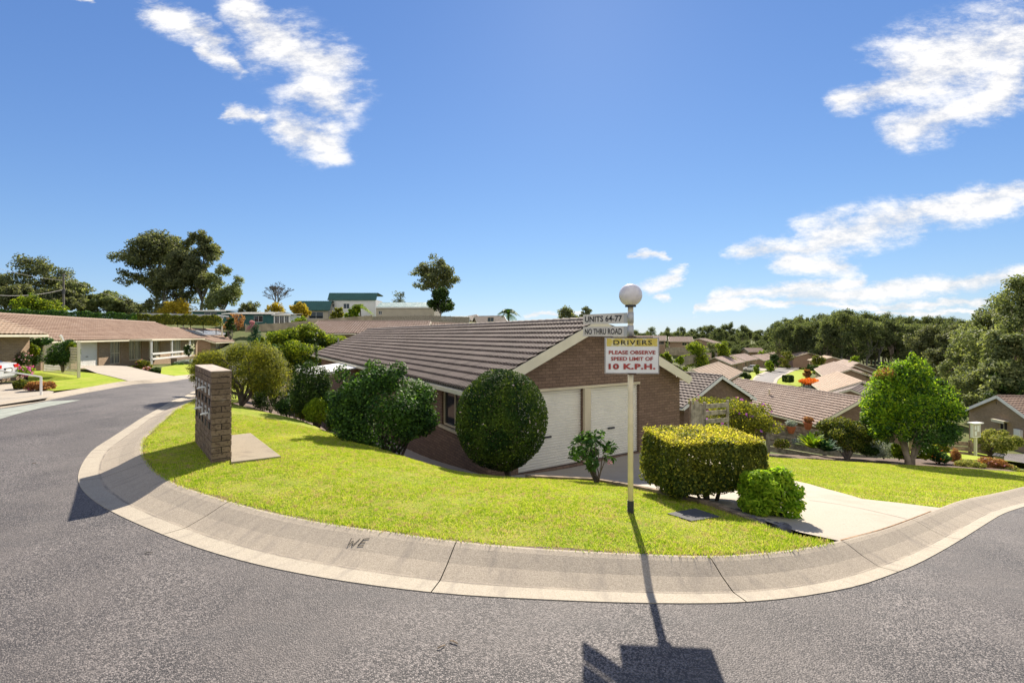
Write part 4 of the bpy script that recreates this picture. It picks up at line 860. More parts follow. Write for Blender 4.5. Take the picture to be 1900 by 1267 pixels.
for i,(px,py,a,l,lb) in enumerate(((268,1027,.1,.07,'short dark twig lying on the road below the kerb'),(835,1190,-.4,.06,'pale dry needle on the road in the middle foreground'),(812,1204,.5,.05,'second pale dry needle on the road, lower left of the first'),(60,860,.2,.05,'small pale leaf scrap on the road at the left'))):
    p=g(px,py,.0); c=Vector((*p,H(*p)+.008)); q=M(); q.tube([c,c+Vector((math.cos(a)*l*.5,math.sin(a)*l*.5,.004)),c+Vector((math.cos(a)*l,math.sin(a)*l*1.2,.0))],.004,5); tag(q.build('twig','edge_dark' if i==0 else 'sleeper',None,loc=c),lb,'twig')
def ordn(i): return ['first','second','third','fourth','fifth','sixth','seventh','eighth','ninth','tenth','eleventh','twelfth','thirteenth','fourteenth','fifteenth','sixteenth','seventeenth','eighteenth','nineteenth','twentieth','twenty first','twenty second','twenty third','twenty fourth','twenty fifth','twenty sixth','twenty seventh','twenty eighth','twenty ninth','thirtieth'][i]
for i,o in enumerate(sorted([o for o in bpy.data.objects if o.name.split('.')[0]=='rock'],key=lambda o:o.location.x)): o['label']='%s dark rock from the garage end of the timber edging'%ordn(i)
# scratched letters in the kerb
WE=g(643,1014,.05); ww=g(676,1016,.05)
uq=Vector((ww[0]-WE[0],ww[1]-WE[1],0)); wl_=uq.length; uq.normalize(); vq=Vector((-uq.y,uq.x,0))
me_w=M()
def kz(p):
    d_=np.hypot(_A[:,0]-p[0],_A[:,1]-p[1]); i_=int(d_.argmin()); d=float(d_[i_])/KWA[i_]
    return H(p[0],p[1])+float(np.interp(d,[0,.28,.33,.6,.86,.95],[.006,-.006,-.004,.045,.11,.125]))
def stroke(pts):
    for a,b in zip(pts,pts[1:]):
        n=4
        for i in range(n):
            p=[(a[0]+(b[0]-a[0])*t,a[1]+(b[1]-a[1])*t) for t in (i/n,(i+1)/n)]
            q=[Vector((*WE,0))+uq*x*wl_+vq*y*wl_ for x,y in p]; q=[Vector((v.x,v.y,kz(v)+.004)) for v in q]; me_w.bar(q[0],q[1],.006,.003)
stroke([(0,.5),(.08,0),(.2,.32),(.33,.0),(.5,.5)]); stroke([(.72,.48),(.62,.02),(.95,.06)]); stroke([(.72,.48),(1.02,.52)]); stroke([(.68,.25),(.93,.28)])
tag(me_w.build('inscription','edge_dark',None,loc=(WE[0],WE[1],kz(WE))),'letters WE scratched into the pale kerb','inscription')
# ---------------------------------------------------------------- notice board, bench, pots
nb=at(1810,849,22.); n0=thing('notice_board',nb,'small white notice case with papers on a single post','notice board')
q=M(); q.box(nb+ZU*.5,.09,.09,1.1,(1,.3,0)); q.build('post','cream_paint',n0)
q=M(); q.box(nb+ZU*1.32,.52,.10,.66,(1,.25,0)); cs_=q.build('case','white_paint',n0); q=M(); q.box(nb+ZU*1.68,.66,.28,.05,(1,.25,0)); q.build('case_roof','white_paint',n0)
nn=Vector((.25,-1,0)).normalized(); un=Vector((1,.25,0)).normalized()
q=M(); q.box(nb+ZU*1.32+nn*.053,.44,.006,.57,un); q.build('backing','wall_beige',cs_)
for dx,dz,w_,h_ in ((-.10,.14,.12,.2),(.09,.10,.16,.3),(-.08,-.13,.15,.22)): q=M(); q.box(nb+ZU*(1.32+dz)+un*dx+nn*.060,w_,.004,h_,un); q.build('notice','paper',cs_)
be=at(1853,861,22.); bn=thing('bench',be,'small low dark timber bench beside the pale leaved shrub','bench')
ub=Vector((.8,.6,0)).normalized(); vb=Vector((-.6,.8,0))
q=M()
for i in (-1,0,1): q.box(be+ZU*.44+vb*i*.12,.85,.10,.05,ub)
q.build('seat','black_wrap',bn)
for s_ in (-1,1): q=M(); q.box(be+ub*s_*.32+ZU*.2,.07,.3,.46,ub); q.build('leg','timber_grey',bn)
# ---------------------------------------------------------------- foliage
def quads(Pn,Nr,size,asp,rg,sj=.35,fold=True):
    n=len(Pn); r=rg.normal(size=(n,3)); t=np.cross(Nr,r); t/=np.linalg.norm(t,axis=1,keepdims=True)+1e-9; b=np.cross(Nr,t)
    s=size*(1+rg.uniform(-sj,sj,(n,1))); L=t*s*.5; Wd=b*s*.5*asp
    V=np.empty((n,4,3)); V[:,0]=Pn-L; V[:,1]=Pn+Wd+L*.15; V[:,2]=Pn+L; V[:,3]=Pn-Wd+L*.15
    return V.reshape(-1,3),np.arange(n*4).reshape(-1,4)
def blobpts(blobs,n,rg,shell=.8,thick=.22,up=.35,rnd=.75,bumpy=.10):
    B=np.array([b[:6] for b in blobs],float); w=(B[:,3]*B[:,4]+B[:,4]*B[:,5]+B[:,3]*B[:,5]); k=rg.choice(len(B),n,p=w/w.sum())
    d=rg.normal(size=(n,3)); d/=np.linalg.norm(d,axis=1,keepdims=True)
    r=np.where(rg.random(n)<shell,1-np.abs(rg.normal(size=n))*thick,rg.random(n)**.4)
    r=np.clip(r,0.05,1.1)*(1+bumpy*np.sin(d[:,0]*7+k)*np.sin(d[:,2]*6+k*2))
    P_=B[k,:3]+d*B[k,3:6]*r[:,None]
    Nn=d+rg.normal(size=(n,3))*rnd+np.array([0,0,up]); Nn/=np.linalg.norm(Nn,axis=1,keepdims=True); return P_,Nn,d
def foliage_mesh(name,blobs,n,size,mt,seed,asp=.5,**k):
    rg=np.random.default_rng(seed); P_,Nn,_=blobpts(blobs,n,rg,**k); V,Fc=quads(P_,Nn,size,asp,rg); return npmesh(name,V,Fc,mt)
def lumpy(c,rx,ry,rz,k,seed,f=.42,flat=1.,zb=-.6):
    """blobs over an ellipsoid: a main body plus k outer clumps"""
    rg=np.random.default_rng(seed); B=[(c[0],c[1],c[2],rx*.78,ry*.78,rz*.80)]
    for i in range(k):
        while True:
            d=rg.normal(size=3); d/=np.linalg.norm(d)
            if d[2]>zb: break
        s=f*rg.uniform(.7,1.25); B.append((c[0]+d[0]*rx*(1-s*.75),c[1]+d[1]*ry*(1-s*.75),c[2]+d[2]*rz*(1-s*.75),rx*s,ry*s,rz*s*flat))
    return B
def branchy(m_,base,blobs,r0,seed,n=7,fork=.25,seg=4,wob=.12,maxb=40):
    rg=random.Random(seed); base=Vector(base); 
    for b in blobs[:maxb]:
        c=Vector(b[:3]); pts=[base]; 
        for i in range(1,seg+1):
            t=i/seg; p=base.lerp(c,t); p.z=base.z+(c.z-base.z)*(t**(1-fork)); p.x=base.x+(c.x-base.x)*(t**(1+fork)); p.y=base.y+(c.y-base.y)*(t**(1+fork))
            s=(c-base).length*wob*(1-t*.5)*(i<seg); p+=Vector((rg.uniform(-s,s),rg.uniform(-s,s),rg.uniform(-s,s)*.4)); pts.append(p)
        m_.tube(pts,[r0*(1-.8*i/seg) for i in range(seg+1)],n,False)
def shrub(label,base,blobs,n,size,mt,trunk=.02,seed=1,name='shrub',cat='shrub',group=None,asp=.5,flowers=None,bark='bark',nst=7,extra=(),**k):
    r=thing(name,base,label,cat,group)
    link('foliage',foliage_mesh('foliage',blobs,n,size,mt,seed,asp,**k),r)
    if trunk:
        m_=M(); bl=blobs[1:] if len(blobs)>nst else blobs; branchy(m_,base,bl[:nst] if bl else blobs,trunk,seed); m_.build('stems',bark,r,smooth=True)
    if flowers:
        fm,fn,fs=flowers; rg=np.random.default_rng(seed+99); P_,Nn,d=blobpts(blobs,fn,rg,shell=1.,thick=.03,up=.2,rnd=.4,bumpy=.02); P_=P_+d*size*.4
        P2=np.repeat(P_,4,0)+rg.normal(size=(fn*4,3))*fs*.3; N2=np.repeat(Nn,4,0)+rg.normal(size=(fn*4,3))*.5; N2/=np.linalg.norm(N2,axis=1,keepdims=True)
        V,Fc=quads(P2,N2,fs,.8,rg); link('flowers',npmesh('flowers',V,Fc,fm),r)
    for (em,eb,en,es) in extra: link('toned_growth',foliage_mesh('toned_growth',eb,en,es,em,seed+5,asp,**k),r)
    return r
def px2(cx,cy,w,h,Y,dy=.9):
    """centre pixel + half sizes in pixels at depth Y -> ellipsoid in metres"""
    c=at(cx,cy,Y); return (c.x,c.y,c.z,w*Y/F,w*Y/F*dy,h*Y/F)
def gp_(px,Y,off=0): x=f8(px,Y); return (x,Y,H(x,Y)+off)
# round camellia
c=px2(931,778,86,94,9.7); shrub('large ball clipped camellia with pink flowers in front of the left garage door',gp_(945,9.75,.08),[c,c[:3]+(c[3]*.86,c[4]*.86,c[5]*.86)],42000,.05,'leaf_camellia',.05,11,name='camellia_bush',cat='bush',shell=.9,thick=.06,flowers=('petal_pale',40,.035),up=.1,bumpy=.02)
# big loose bush
c=px2(712,768,92,84,10.9); B=lumpy(c[:3],c[3]*1.03,c[4],c[5]*1.03,34,3,.30); B[0]=(c[0],c[1],c[2],c[3]*.9,c[4]*.9,c[5]*.9)
B+=[(c[0]+x*c[3],c[1],c[2]+z*c[5],.22,.2,.22) for x,z in ((-.85,.9),(-.2,1.02),(.3,.98),(-.95,.35),(.9,.45),(.95,-.1))]
shrub('big glossy leaved bush with loose upright shoots left of the camellia ball',gp_(735,10.9,-.2),B,30000,.075,'leaf_glossy',.04,4,name='glossy_bush',cat='bush',up=.5,flowers=('petal_pale',16,.03),bark='bark')
# bush beside with tall shoot
c=px2(577,720,36,62,13.4); B=lumpy(c[:3],c[3],c[4],c[5],14,8,.4); q=at(587,655,14); B+=[(q.x,q.y,q.z+dz,.06,.06,.16) for dz in (-.25,0,.2)]
shrub('dark camellia shrub with one tall thin shoot',gp_(590,13.4,-.1),B,14000,.06,'leaf_dark',.03,9,name='camellia_shrub',group=None)
for i,(cx,cy,w,h,Y,mt,lb) in enumerate(((592,765,26,26,12.9,'leaf_bright','small bright green shrub at the foot of the shoot bearing camellia'),(630,778,24,30,12.,'leaf_dark','small twiggy dark shrub between the bright shrub and the glossy bush'),(560,760,18,20,13.6,'leaf_hedge','low yellowish shrub in the bank behind the lawn crest'),(655,800,14,12,11.3,'leaf_bright','strappy green plant at the crest of the lawn'),(502,738,30,32,15.4,'leaf_dark','dark dense shrub right of the bottlebrush trunk'),(535,750,26,28,14.6,'leaf_glossy','green shrub filling the bank below the bottlebrush crown'),(478,728,18,22,16.8,'leaf_hedge','olive shrub behind the bottlebrush trunk'),(548,728,24,34,15.2,'leaf_dark','dark shrub between the bottlebrush and the shoot bearing camellia'),(610,748,16,26,13.2,'leaf_glossy','small glossy shrub in front of the patio posts'),(680,818,20,16,11.2,'leaf_dark','low dark plants at the foot of the glossy bush'),(436,684,40,32,18.5,'leaf_hedge','olive bush standing behind the bottlebrush crown'),(396,690,22,20,18.,'leaf_wispy','wispy olive bush behind the left side of the bottlebrush'))):
    c=px2(cx,cy,w,h,Y); shrub(lb,gp_(cx,Y),lumpy(c[:3],c[3],c[4],c[5],8,i,.45),5000,.05,mt,.012,i+20,cat='shrub')
# wispy lime shrub tree
c=px2(448,690,84,56,14.6); B=lumpy(c[:3],c[3],c[4],c[5],46,12,.24,1.,-.5); B[0]=(c[0],c[1],c[2],c[3]*.7,c[4]*.7,c[5]*.7); B+=[px2(392,668,34,22,14.4),px2(512,700,34,40,14.3),px2(470,650,40,18,14.8),px2(375,712,16,14,14.2)]
tb=gp_(448,14.3,.1)
shrub('wide wispy yellow green bottlebrush shrub on a short forked trunk behind the letterbox',tb,B,40000,.085,'leaf_wispy',.055,13,name='bottlebrush_tree',cat='tree',asp=.22,up=.9,rnd=.6,thick=.35,shell=.65,bark='bark',nst=9)
# conifer and spiky lime shrub
def conifer(label,px,py0,py1,Y,w,seed,mt='leaf_conifer',n=9000):
    b=gp_(px,Y); z1=zt(py0,Y); B=[]; rg=np.random.default_rng(seed); hgt=z1-zt(py1,Y)
    for i in range(14):
        t=i/13; rr=w*Y/F*(1-t*.9); a=rg.uniform(0,6.28); B.append((b[0]+math.cos(a)*rr*.5,b[1]+math.sin(a)*rr*.5,zt(py1,Y)+t*hgt,rr*.55+.1,rr*.55+.1,hgt*.12))
    shrub(label,b,B,n,.1,mt,.05,seed,name='conifer',cat='conifer',asp=.3,up=1.2,nst=6)
conifer('dark blue green conifer poking up behind the bottlebrush shrub',474,608,700,22,30,31)
conifer('small dark conifer behind the right edge of the bottlebrush shrub',508,645,710,20,18,32,n=6000)
q=at(487,652,19); shrub('lime green spiky young shrub in front of the conifer',gp_(487,19),[(q.x+dx,q.y,q.z+dz,.12,.12,.45) for dx,dz in ((-.5,-.3),(-.25,.1),(0,.2),(.25,0),(.5,-.2),(.1,-.5))],7000,.07,'leaf_lime',.02,33)
# pittosporum mass
B=[]
for cx,cy,w,h,Y in ((535,632,42,26,40),(570,622,32,22,41),(600,638,36,22,43),(556,660,50,30,38),(632,636,26,14,44),(590,670,40,22,39),(520,665,30,30,37)): c=px2(cx,cy,w,h,Y); B+=lumpy(c[:3],c[3],c[4],c[5],9,int(cx),.4)
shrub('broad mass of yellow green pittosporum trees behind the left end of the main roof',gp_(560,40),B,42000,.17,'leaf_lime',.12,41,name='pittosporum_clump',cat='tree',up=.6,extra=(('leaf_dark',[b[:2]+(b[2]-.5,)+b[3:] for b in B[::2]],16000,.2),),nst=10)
# little rhododendron before the garage
c=px2(1100,838,44,38,8.1); B=lumpy(c[:3],c[3],c[4],c[5],17,51,.30)[1:]
shrub('small open rhododendron with one pink bloom in front of the white garage doors',gp_(1108,8.0,.05),B,620,.12,'leaf_glossy',.014,52,name='rhododendron',cat='shrub',asp=.42,up=.8,shell=.6,nst=13)
_q=at(1131,858,7.9); link('bloom',foliage_mesh('bloom',[(*_q,.04,.04,.035)],9,.055,'petal_pink',3),bpy.data.objects['rhododendron'])
# box hedge on two trunks
def boxpts(c,sx,sy,sz,n,rg,th=.05,ang=0.):
    a=np.array([sy*sz,sy*sz,sx*sz,sx*sz,sx*sy,sx*sy*.7]); f=rg.choice(6,n,p=a/a.sum()); p=rg.uniform(-.5,.5,(n,3)); nn=np.zeros((n,3))
    for i,(ax,sg_) in enumerate(((0,-1),(0,1),(1,-1),(1,1),(2,1),(2,-1))):
        k=f==i; p[k,ax]=sg_*(.5); nn[k,ax]=sg_
    p*=np.array([sx,sy,sz]); r=min(sx,sy,sz)*.24   # round the corners
    q=np.array([sx,sy,sz])/2-r; cl_=np.clip(p,-q,q); d=p-cl_; l=np.linalg.norm(d,axis=1,keepdims=True)+1e-9; p=cl_+d/l*np.minimum(l,r)
    p-=nn*np.abs(rg.normal(size=(n,1)))*th; p+=rg.normal(size=(n,3))*.012
    w=.03*(np.sin(p[:,:1]*9+1)*np.sin(p[:,1:2]*11)+np.sin(p[:,2:]*8+p[:,:1]*5)); p+=nn*w
    ca,sa_=math.cos(ang),math.sin(ang); R_=np.array([[ca,-sa_,0],[sa_,ca,0],[0,0,1]]); return p@R_.T+np.array(c),nn@R_.T
def boxhedge(label,base,c,sx,sy,sz,n,size,mt,seed,ang=0.,trunks=(),name='clipped_hedge',cat='hedge',top=None,group=None,th=.05,flowers=None):
    r=thing(name,base,label,cat,group); rg=np.random.default_rng(seed); P_,nn=boxpts(c,sx,sy,sz,n,rg,th,ang)
    Nn=nn+rg.normal(size=P_.shape)*.7+np.array([0,0,.3]); Nn/=np.linalg.norm(Nn,axis=1,keepdims=True); V,Fc=quads(P_,Nn,size,.55,rg); link('foliage',npmesh('foliage',V,Fc,mt),r)
    m_=M()
    for (bx,by,bz),(tx,ty,tz),rr in trunks: m_.tube([(bx,by,bz),((bx*.6+tx*.4)+.03,by*.5+ty*.5,(bz+tz)/2),(tx,ty,tz)],[rr,rr*.85,rr*.5],8)
    if trunks: m_.build('trunk','bark',r,smooth=True)
    return r
hb=gp_(1322,6.35,.1); hc=(2.72,6.45,.43)
boxhedge('square clipped hedge with yellow tipped leaves standing on bare stems by the driveway',hb,(2.66,6.42,.355),1.42,1.08,.68,38000,.04,'leaf_hedge',61,ang=.12,th=.045,
   trunks=[((2.72,6.3,hb[2]-.1),(2.5,6.4,.35),.035),((2.80,6.3,hb[2]-.1),(3.1,6.5,.4),.03),((2.74,6.35,hb[2]-.1),(2.75,6.6,.4),.03),((2.7,6.33,hb[2]-.1),(2.2,6.3,.25),.02)])
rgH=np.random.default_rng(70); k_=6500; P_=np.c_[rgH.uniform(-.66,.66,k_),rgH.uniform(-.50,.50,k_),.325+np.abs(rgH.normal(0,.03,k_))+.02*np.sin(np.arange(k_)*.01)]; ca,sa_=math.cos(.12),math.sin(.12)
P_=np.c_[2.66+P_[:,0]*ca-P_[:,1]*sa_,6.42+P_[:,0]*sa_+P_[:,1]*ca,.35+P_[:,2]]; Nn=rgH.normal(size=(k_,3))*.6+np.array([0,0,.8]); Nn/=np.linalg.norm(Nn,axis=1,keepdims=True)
V,Fc=quads(P_,Nn,.036,.55,rgH); link('toned_growth',npmesh('toned_growth',V,Fc,'leaf_top_lit'),bpy.data.objects['clipped_hedge'])  # yellow top growth, with sunlit brightness put into its leaf colour
rg0=np.random.default_rng(7); B=[(2.3+rg0.uniform(-.3,.9),6.2+rg0.uniform(-.2,.3),.12+rg0.uniform(-.1,.04),.22,.2,.12) for i in range(8)]
link('lower_foliage',foliage_mesh('lower_foliage',B,5000,.04,'leaf_hedge',5),bpy.data.objects['clipped_hedge'])
c=px2(1428,915,56,50,5.55); B=lumpy(c[:3],c[3],c[4],c[5],18,71,.36)+[(c[0]+.22,c[1]-.05,c[2]-.28,.14,.12,.16)]
shrub('bright lime green shrub with loose pointed leaves beside the clipped hedge',gp_(1445,5.6,.08),B,6500,.075,'leaf_vivid',.014,72,asp=.34,up=.7,nst=12)
# tibouchina
c=px2(1372,782,74,42,18); B=lumpy(c[:3],c[3],c[4],c[5],22,81,.36)+[px2(1310,745,34,9,17),px2(1345,755,30,12,17)]
shrub('straggly tibouchina bush with purple flowers behind the timber gate',gp_(1370,18,-.2),B,17000,.085,'leaf_wispy',.04,82,name='tibouchina',cat='bush',flowers=('petal_purple',60,.10),nst=12,shell=.6)
# rounded shrub on the right bed
c=px2(1568,808,52,32,18); B=lumpy(c[:3],c[3],c[4],c[5],18,91,.36)
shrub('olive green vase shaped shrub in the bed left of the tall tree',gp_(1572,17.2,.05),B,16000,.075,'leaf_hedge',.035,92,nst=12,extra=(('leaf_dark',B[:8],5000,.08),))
# right tree
tb=gp_(1688,16.6,.1)
c=px2(1690,768,74,60,16.8); B=lumpy(c[:3],c[3]*1.08,c[4],c[5]*1.1,46,101,.22,1.,-.8); B[0]=(c[0],c[1],c[2],c[3]*.66,c[4]*.66,c[5]*.66); B+=[px2(1752,800,24,22,16.8),px2(1722,822,24,14,16.6),px2(1640,800,22,20,16.8),px2(1670,700,40,34,16.8),px2(1700,690,26,30,16.8),px2(1638,745,34,50,16.6),px2(1742,750,34,50,16.8),px2(1640,705,22,20,16.8),px2(1692,668,9,18,16.8),px2(1684,684,18,16,16.8),px2(1672,684,16,16,16.8),px2(1716,694,16,18,16.8)]
r=thing('leafy_tree',tb,'tall bright green tree with a pale forked trunk at the edge of the right lawn','tree')
link('crown',foliage_mesh('crown',[b for b in B if b[2]>c[2]-.15]+[b for b in B if b[0]<c[0]-.6],21000,.10,'leaf_vivid',102,.4,up=.6,thick=.3),r); link('shaded_crown',foliage_mesh('shaded_crown',[(b[0],b[1],b[2]-.12,b[3]*.95,b[4]*.95,b[5]*.95) for b in B],19000,.10,'leaf_glossy',103,.45,thick=.3),r)  # bright upper and dark lower leaves: crown light and shade put into colour
b=px2(1644,694,18,12,16.7); link('toned_growth',foliage_mesh('toned_growth',[b],260,.09,'leaf_rust',104),r)
m_=M(); x,y,z=tb
for dx,tx,rr,dy in ((-.10,-.40,.10,0),(-.02,-.08,.075,.1),(.05,.15,.07,-.06),(.12,.60,.10,.03)): m_.tube([(x+dx*.4,y,z-.3),(x+dx*.8,y+dy*.5,z+.22),(x+dx+tx*.35,y+dy,z+.7),(x+dx+tx*.7,y+dy,z+1.1),(x+dx+tx,y,z+1.8)],[rr*1.3,rr*.95,rr*.8,rr*.7,rr*.4],9)
m_.build('trunk','bark_pale',r,smooth=True)
# bed plants
def rosette(label,px,py,Y,n,L,mt,seed,group=None):
    rg=np.random.default_rng(seed); b=at(px,py,Y); r=thing('agave',b,label,'plant',group); m_=M()
    for i in range(n):
        a=rg.uniform(0,6.28); el=rg.uniform(.25,1.2); l=L*rg.uniform(.7,1.1); d=Vector((math.cos(a)*math.cos(el),math.sin(a)*math.cos(el),math.sin(el))); s=Vector((-math.sin(a),math.cos(a),0)); w=.05*L/.5
        p=[b+ZU*.02,b+d*l*.4,b+d*l*.8-ZU*.03*l,b+d*l-ZU*.12*l]; ww=[w*.6,w,w*.6,.002]
        for j in range(3): m_.face([p[j]-s*ww[j],p[j]+s*ww[j],p[j+1]+s*ww[j+1],p[j+1]-s*ww[j+1]])
    m_.build('leaves',mt,r); return r
rosette('spiky bright green agave clump, the left of the pair under the hanging pots',1507,832,17.2,70,.75,'leaf_bright',1,'agaves'); rosette('spiky blue green agave clump, the right of the pair by the vase shaped shrub',1532,838,17,60,.65,'leaf_conifer',2,'agaves')
for i,(cx,cy,w,h,Y,mt,sz,fl,lb) in enumerate(((1452,826,16,7,17.5,'leaf_hedge',.05,('petal_pink',22,.035),'low pale edged ground plant at the left end of the right bed'),
 (1640,838,30,14,17.6,'leaf_grey',.06,None,'grey green bushy plant left of the tall tree trunk'),(1668,842,14,12,17,'leaf_bright',.07,None,'fresh green broad leaved plant touching the tall tree trunk'),(1608,838,16,9,17.5,'leaf_dark',.06,None,'low dark plant under the vase shaped shrub'),
 (1718,842,16,12,17.6,'leaf_bright',.06,('petal_white',24,.045),'leafy plant with white flowers just right of the tall tree trunk'),(1742,850,18,10,17.4,'leaf_glossy',.06,('petal_orange',22,.045),'green plant with an orange bloom in the flower bed'),(1742,832,14,10,20,'leaf_wispy',.06,None,'feathery brownish shrub in front of the brown board fence'),
 (1772,852,8,16,18,'leaf_rust',.05,None,'thin reddish leaved plant in the flower bed'),(1800,866,26,9,16.8,'leaf_citrus',.06,('petal_orange',26,.04),'yellow and orange flowering clump at the middle of the bed'),(1838,868,26,12,16.8,'leaf_rust',.06,('petal_pink',26,.04),'pinkish orange flowering clump below the bench'),(1872,878,24,10,16.5,'leaf_citrus',.06,('petal_pink',22,.04),'pale mixed flowering clump at the right end of the bed'),(1480,822,10,6,19,'leaf_grey',.05,('petal_white',22,.035),'small white flowering plant by the board fence'))):
    c=px2(cx,cy-h*.3,w*1.1,h*1.3,Y); shrub(lb,(c[0],c[1],c[2]-c[5]),lumpy(c[:3],c[3],c[4],c[5],8,i,.42),int(1500+w*h*14),sz,mt,.008,i+200,name='bed_plant',cat='plant',flowers=fl)
c=px2(1850,822,36,26,23); B=lumpy(c[:3],c[3],c[4],c[5],16,111,.32)[1:]
shrub('pale yellowish small tree with an open crown above the bench',gp_(1842,23,.3),B,5000,.11,'leaf_citrus',.05,112,name='small_tree',cat='tree',nst=15,shell=.5)
# hanging pots
for i,(px,py,Y,lb) in enumerate(((1468,797,19.4,'terracotta pot of pale leaves hanging on the board fence, the left one'),(1499,790,19.5,'terracotta pot of dark red leaves hanging on the board fence, the right one'))):
    b=at(px,py+7,Y); r=thing('hanging_pot',b,lb,'plant pot','pots on the board fence'); m_=M(); m_.tube([b,b+ZU*.16,b+ZU*.30],[.09,.15,.17],16); m_.tube([b+ZU*.27,b+ZU*.31],[.185,.185],16); m_.build('pot','terracotta_pot',r)
    link('plant',foliage_mesh('plant',[(b.x,b.y,b.z+.42,.22,.2,.14)],260,.1,('leaf_grey','leaf_rust')[i],i),r)
# ---------------------------------------------------------------- left side planting
L_=[('leaf_dark','pink flowered camellia hedge on the left behind the front post',(22,665,30,26,25),('petal_pink',70,.07)),
 ('leaf_dark','dark climber covering the left end of the trellis',(64,655,16,30,26.5),None),('leaf_lime','lime green leafed shrub poking out of the dark climber',(62,650,9,14,25.8),None),
 ('leaf_glossy','pale leaved creeper arching over the top of the trellis',(78,634,18,8,26.8),('petal_white',20,.06)),
 ('leaf_hedge','low yellow green bush beside the silver car',(40,712,13,11,20),None),('leaf_rust','low reddish brown bush at the foot of the handrail',(74,715,22,10,19.5),('petal_magenta',24,.045)),
 ('leaf_wispy','rounded yellow green azalea at the driveway edge before the porch',(265,678,15,10,36),('petal_magenta',26,.06)),('leaf_dark','low dark shrub next to the pink azalea',(290,688,10,6,33),None),
 ('leaf_rust','small pink azalea at the driveway edge',(274,685,6,4,33.5),('petal_pink',30,.1)),('leaf_grey','row of silvery grey lavender clumps below the villa window',(346,671,18,5,40),None),
 ('leaf_glossy','green plants along the porch planter wall',(330,678,12,5,38),None),('leaf_dark','shrub with a spray of white blossom against the villa wall',(350,650,9,12,43),('petal_white',60,.13)),
 ('leaf_dark','dark shrub left of the bottlebrush foliage by the villa lawn',(372,672,12,10,36),None)]
for i,(mt,lb,(cx,cy,w,h,Y),fl) in enumerate(L_):
    c=px2(cx,cy,w,h,Y); shrub(lb,(c[0],c[1],c[2]-c[5]),lumpy(c[:3],c[3],c[4],c[5],10,i+3,.4),int(2500+w*h*4),.07+.0012*Y,mt,.02,i+300,name='garden_shrub',cat='shrub',flowers=fl)
c=px2(22,688,32,12,22); shrub('magenta flowering groundcover behind the silver car',(c[0],c[1],c[2]-c[5]),lumpy(c[:3],c[3],c[4],c[5],10,5,.4),6000,.08,'leaf_bright',.02,330,name='garden_shrub',cat='shrub',flowers=('petal_magenta',170,.10))
# trellis with hedge
A=at(80,690,26.5); Bq=at(146,691,24.); tr=thing('trellis',A,'white lattice trellis carrying a clipped hedge beside the left lawn','trellis')
d=(Bq-A); L=Vector((d.x,d.y,0)).length; d=Vector((d.x,d.y,0)).normalized(); zb=A.z; m_=M()
for i in range(int(L/.14)): m_.box(A+d*(i*.14)+ZU*.75,.03,.012,1.5,d)
for i in range(11): m_.box(A+d*L/2+ZU*(.05+i*.14)-d.cross(ZU)*.012,L,.012,.03,d)
m_.build('lattice','cream_paint',tr); m_=M(); m_.box(A+d*L+ZU*.85,.11,.11,1.9,d); m_.build('post','cream_paint',tr)
c=px2(116,656,34,28,24.9,.5); shrub('rounded clipped green hedge grown on the white trellis',(c[0],c[1],c[2]-1.),lumpy(c[:3],c[3],c[4],c[5],14,78,.36),13000,.085,'leaf_glossy',.05,77,name='trellis_hedge',cat='hedge',extra=(('leaf_lime',[px2(134,654,13,20,24.7,.4)],1600,.085),))
# hand rail
a=at(0,687,18.); b=at(76,699,17.5); hr=thing('handrail',(b.x,b.y,H(b.x,b.y)),'white metal handrail beside the parked silver car','handrail'); m_=M(); m_.tube([at(-40,684,18.2),a,b],.03,8); m_.build('rail','white_paint',hr); m_=M(); m_.tube([b,(b.x,b.y,H(b.x,b.y))],.035,8); m_.build('post','white_paint',hr)
# porch planter
m_=M(); a=po+nL*-2.2+dL*3.2; m_.box(a+dL*2+ZU*-.35,5.,.5,.55,dL,nL); tag(m_.build('planter_wall','brick_tan',None,loc=a),'low stone planter wall below the porch rail','planter')
# long hill hedges
def longhedge(label,pts,h,w,n,size,mt,seed,fl=None):
    rg=np.random.default_rng(seed); P3=np.array([tuple(p) for p in pts]); seg=np.linalg.norm(np.diff(P3,axis=0),axis=1); cum=np.r_[0,np.cumsum(seg)]; r=thing('long_hedge',P3[0],label,'hedge')
    t=rg.uniform(0,cum[-1],n); C=np.c_[[np.interp(t,cum,P3[:,i]) for i in range(3)]].T; a=rg.uniform(-.1,1.1,n)*math.pi; rr=1-np.abs(rg.normal(size=n))*.1
    bump_=1+.10*np.sin(t*1.9)+.07*np.sin(t*4.7); dirs=(P3[-1]-P3[0]); dirs/=np.linalg.norm(dirs[:2]); pr_=np.array([-dirs[1],dirs[0],0])
    off=np.outer(np.cos(a)*w/2*rr,pr_)+np.outer(np.sin(a)*h/2*rr*bump_+h/2,[0,0,1]); nn=np.outer(np.cos(a),pr_)+np.outer(np.sin(a),[0,0,1])+rg.normal(size=(n,3))*.7; nn/=np.linalg.norm(nn,axis=1,keepdims=True)
    V,Fc=quads(C+off,nn,size,.6,rg); link('foliage',npmesh('foliage',V,Fc,mt),r)
    m_=M(); 
    for t_ in np.arange(.5,cum[-1],1.8): c=[np.interp(t_,cum,P3[:,i]) for i in range(3)]; m_.tube([(c[0],c[1],c[2]-.4),(c[0],c[1],c[2]+h*.6)],.05,5)
    m_.build('stems','bark',r)
longhedge('long clipped hedge with pale tips behind the left villa roof, up to the carport post',[at(252,612,64),at(330,613,64),at(408,615,64)],2.2,1.5,15000,.17,'leaf_hedge',1)
longhedge('lower continuation of the clipped hedge behind the left villa roof',[at(-30,603,58),at(110,606,60),at(250,610,62)],2.1,1.5,15000,.17,'leaf_glossy',2)
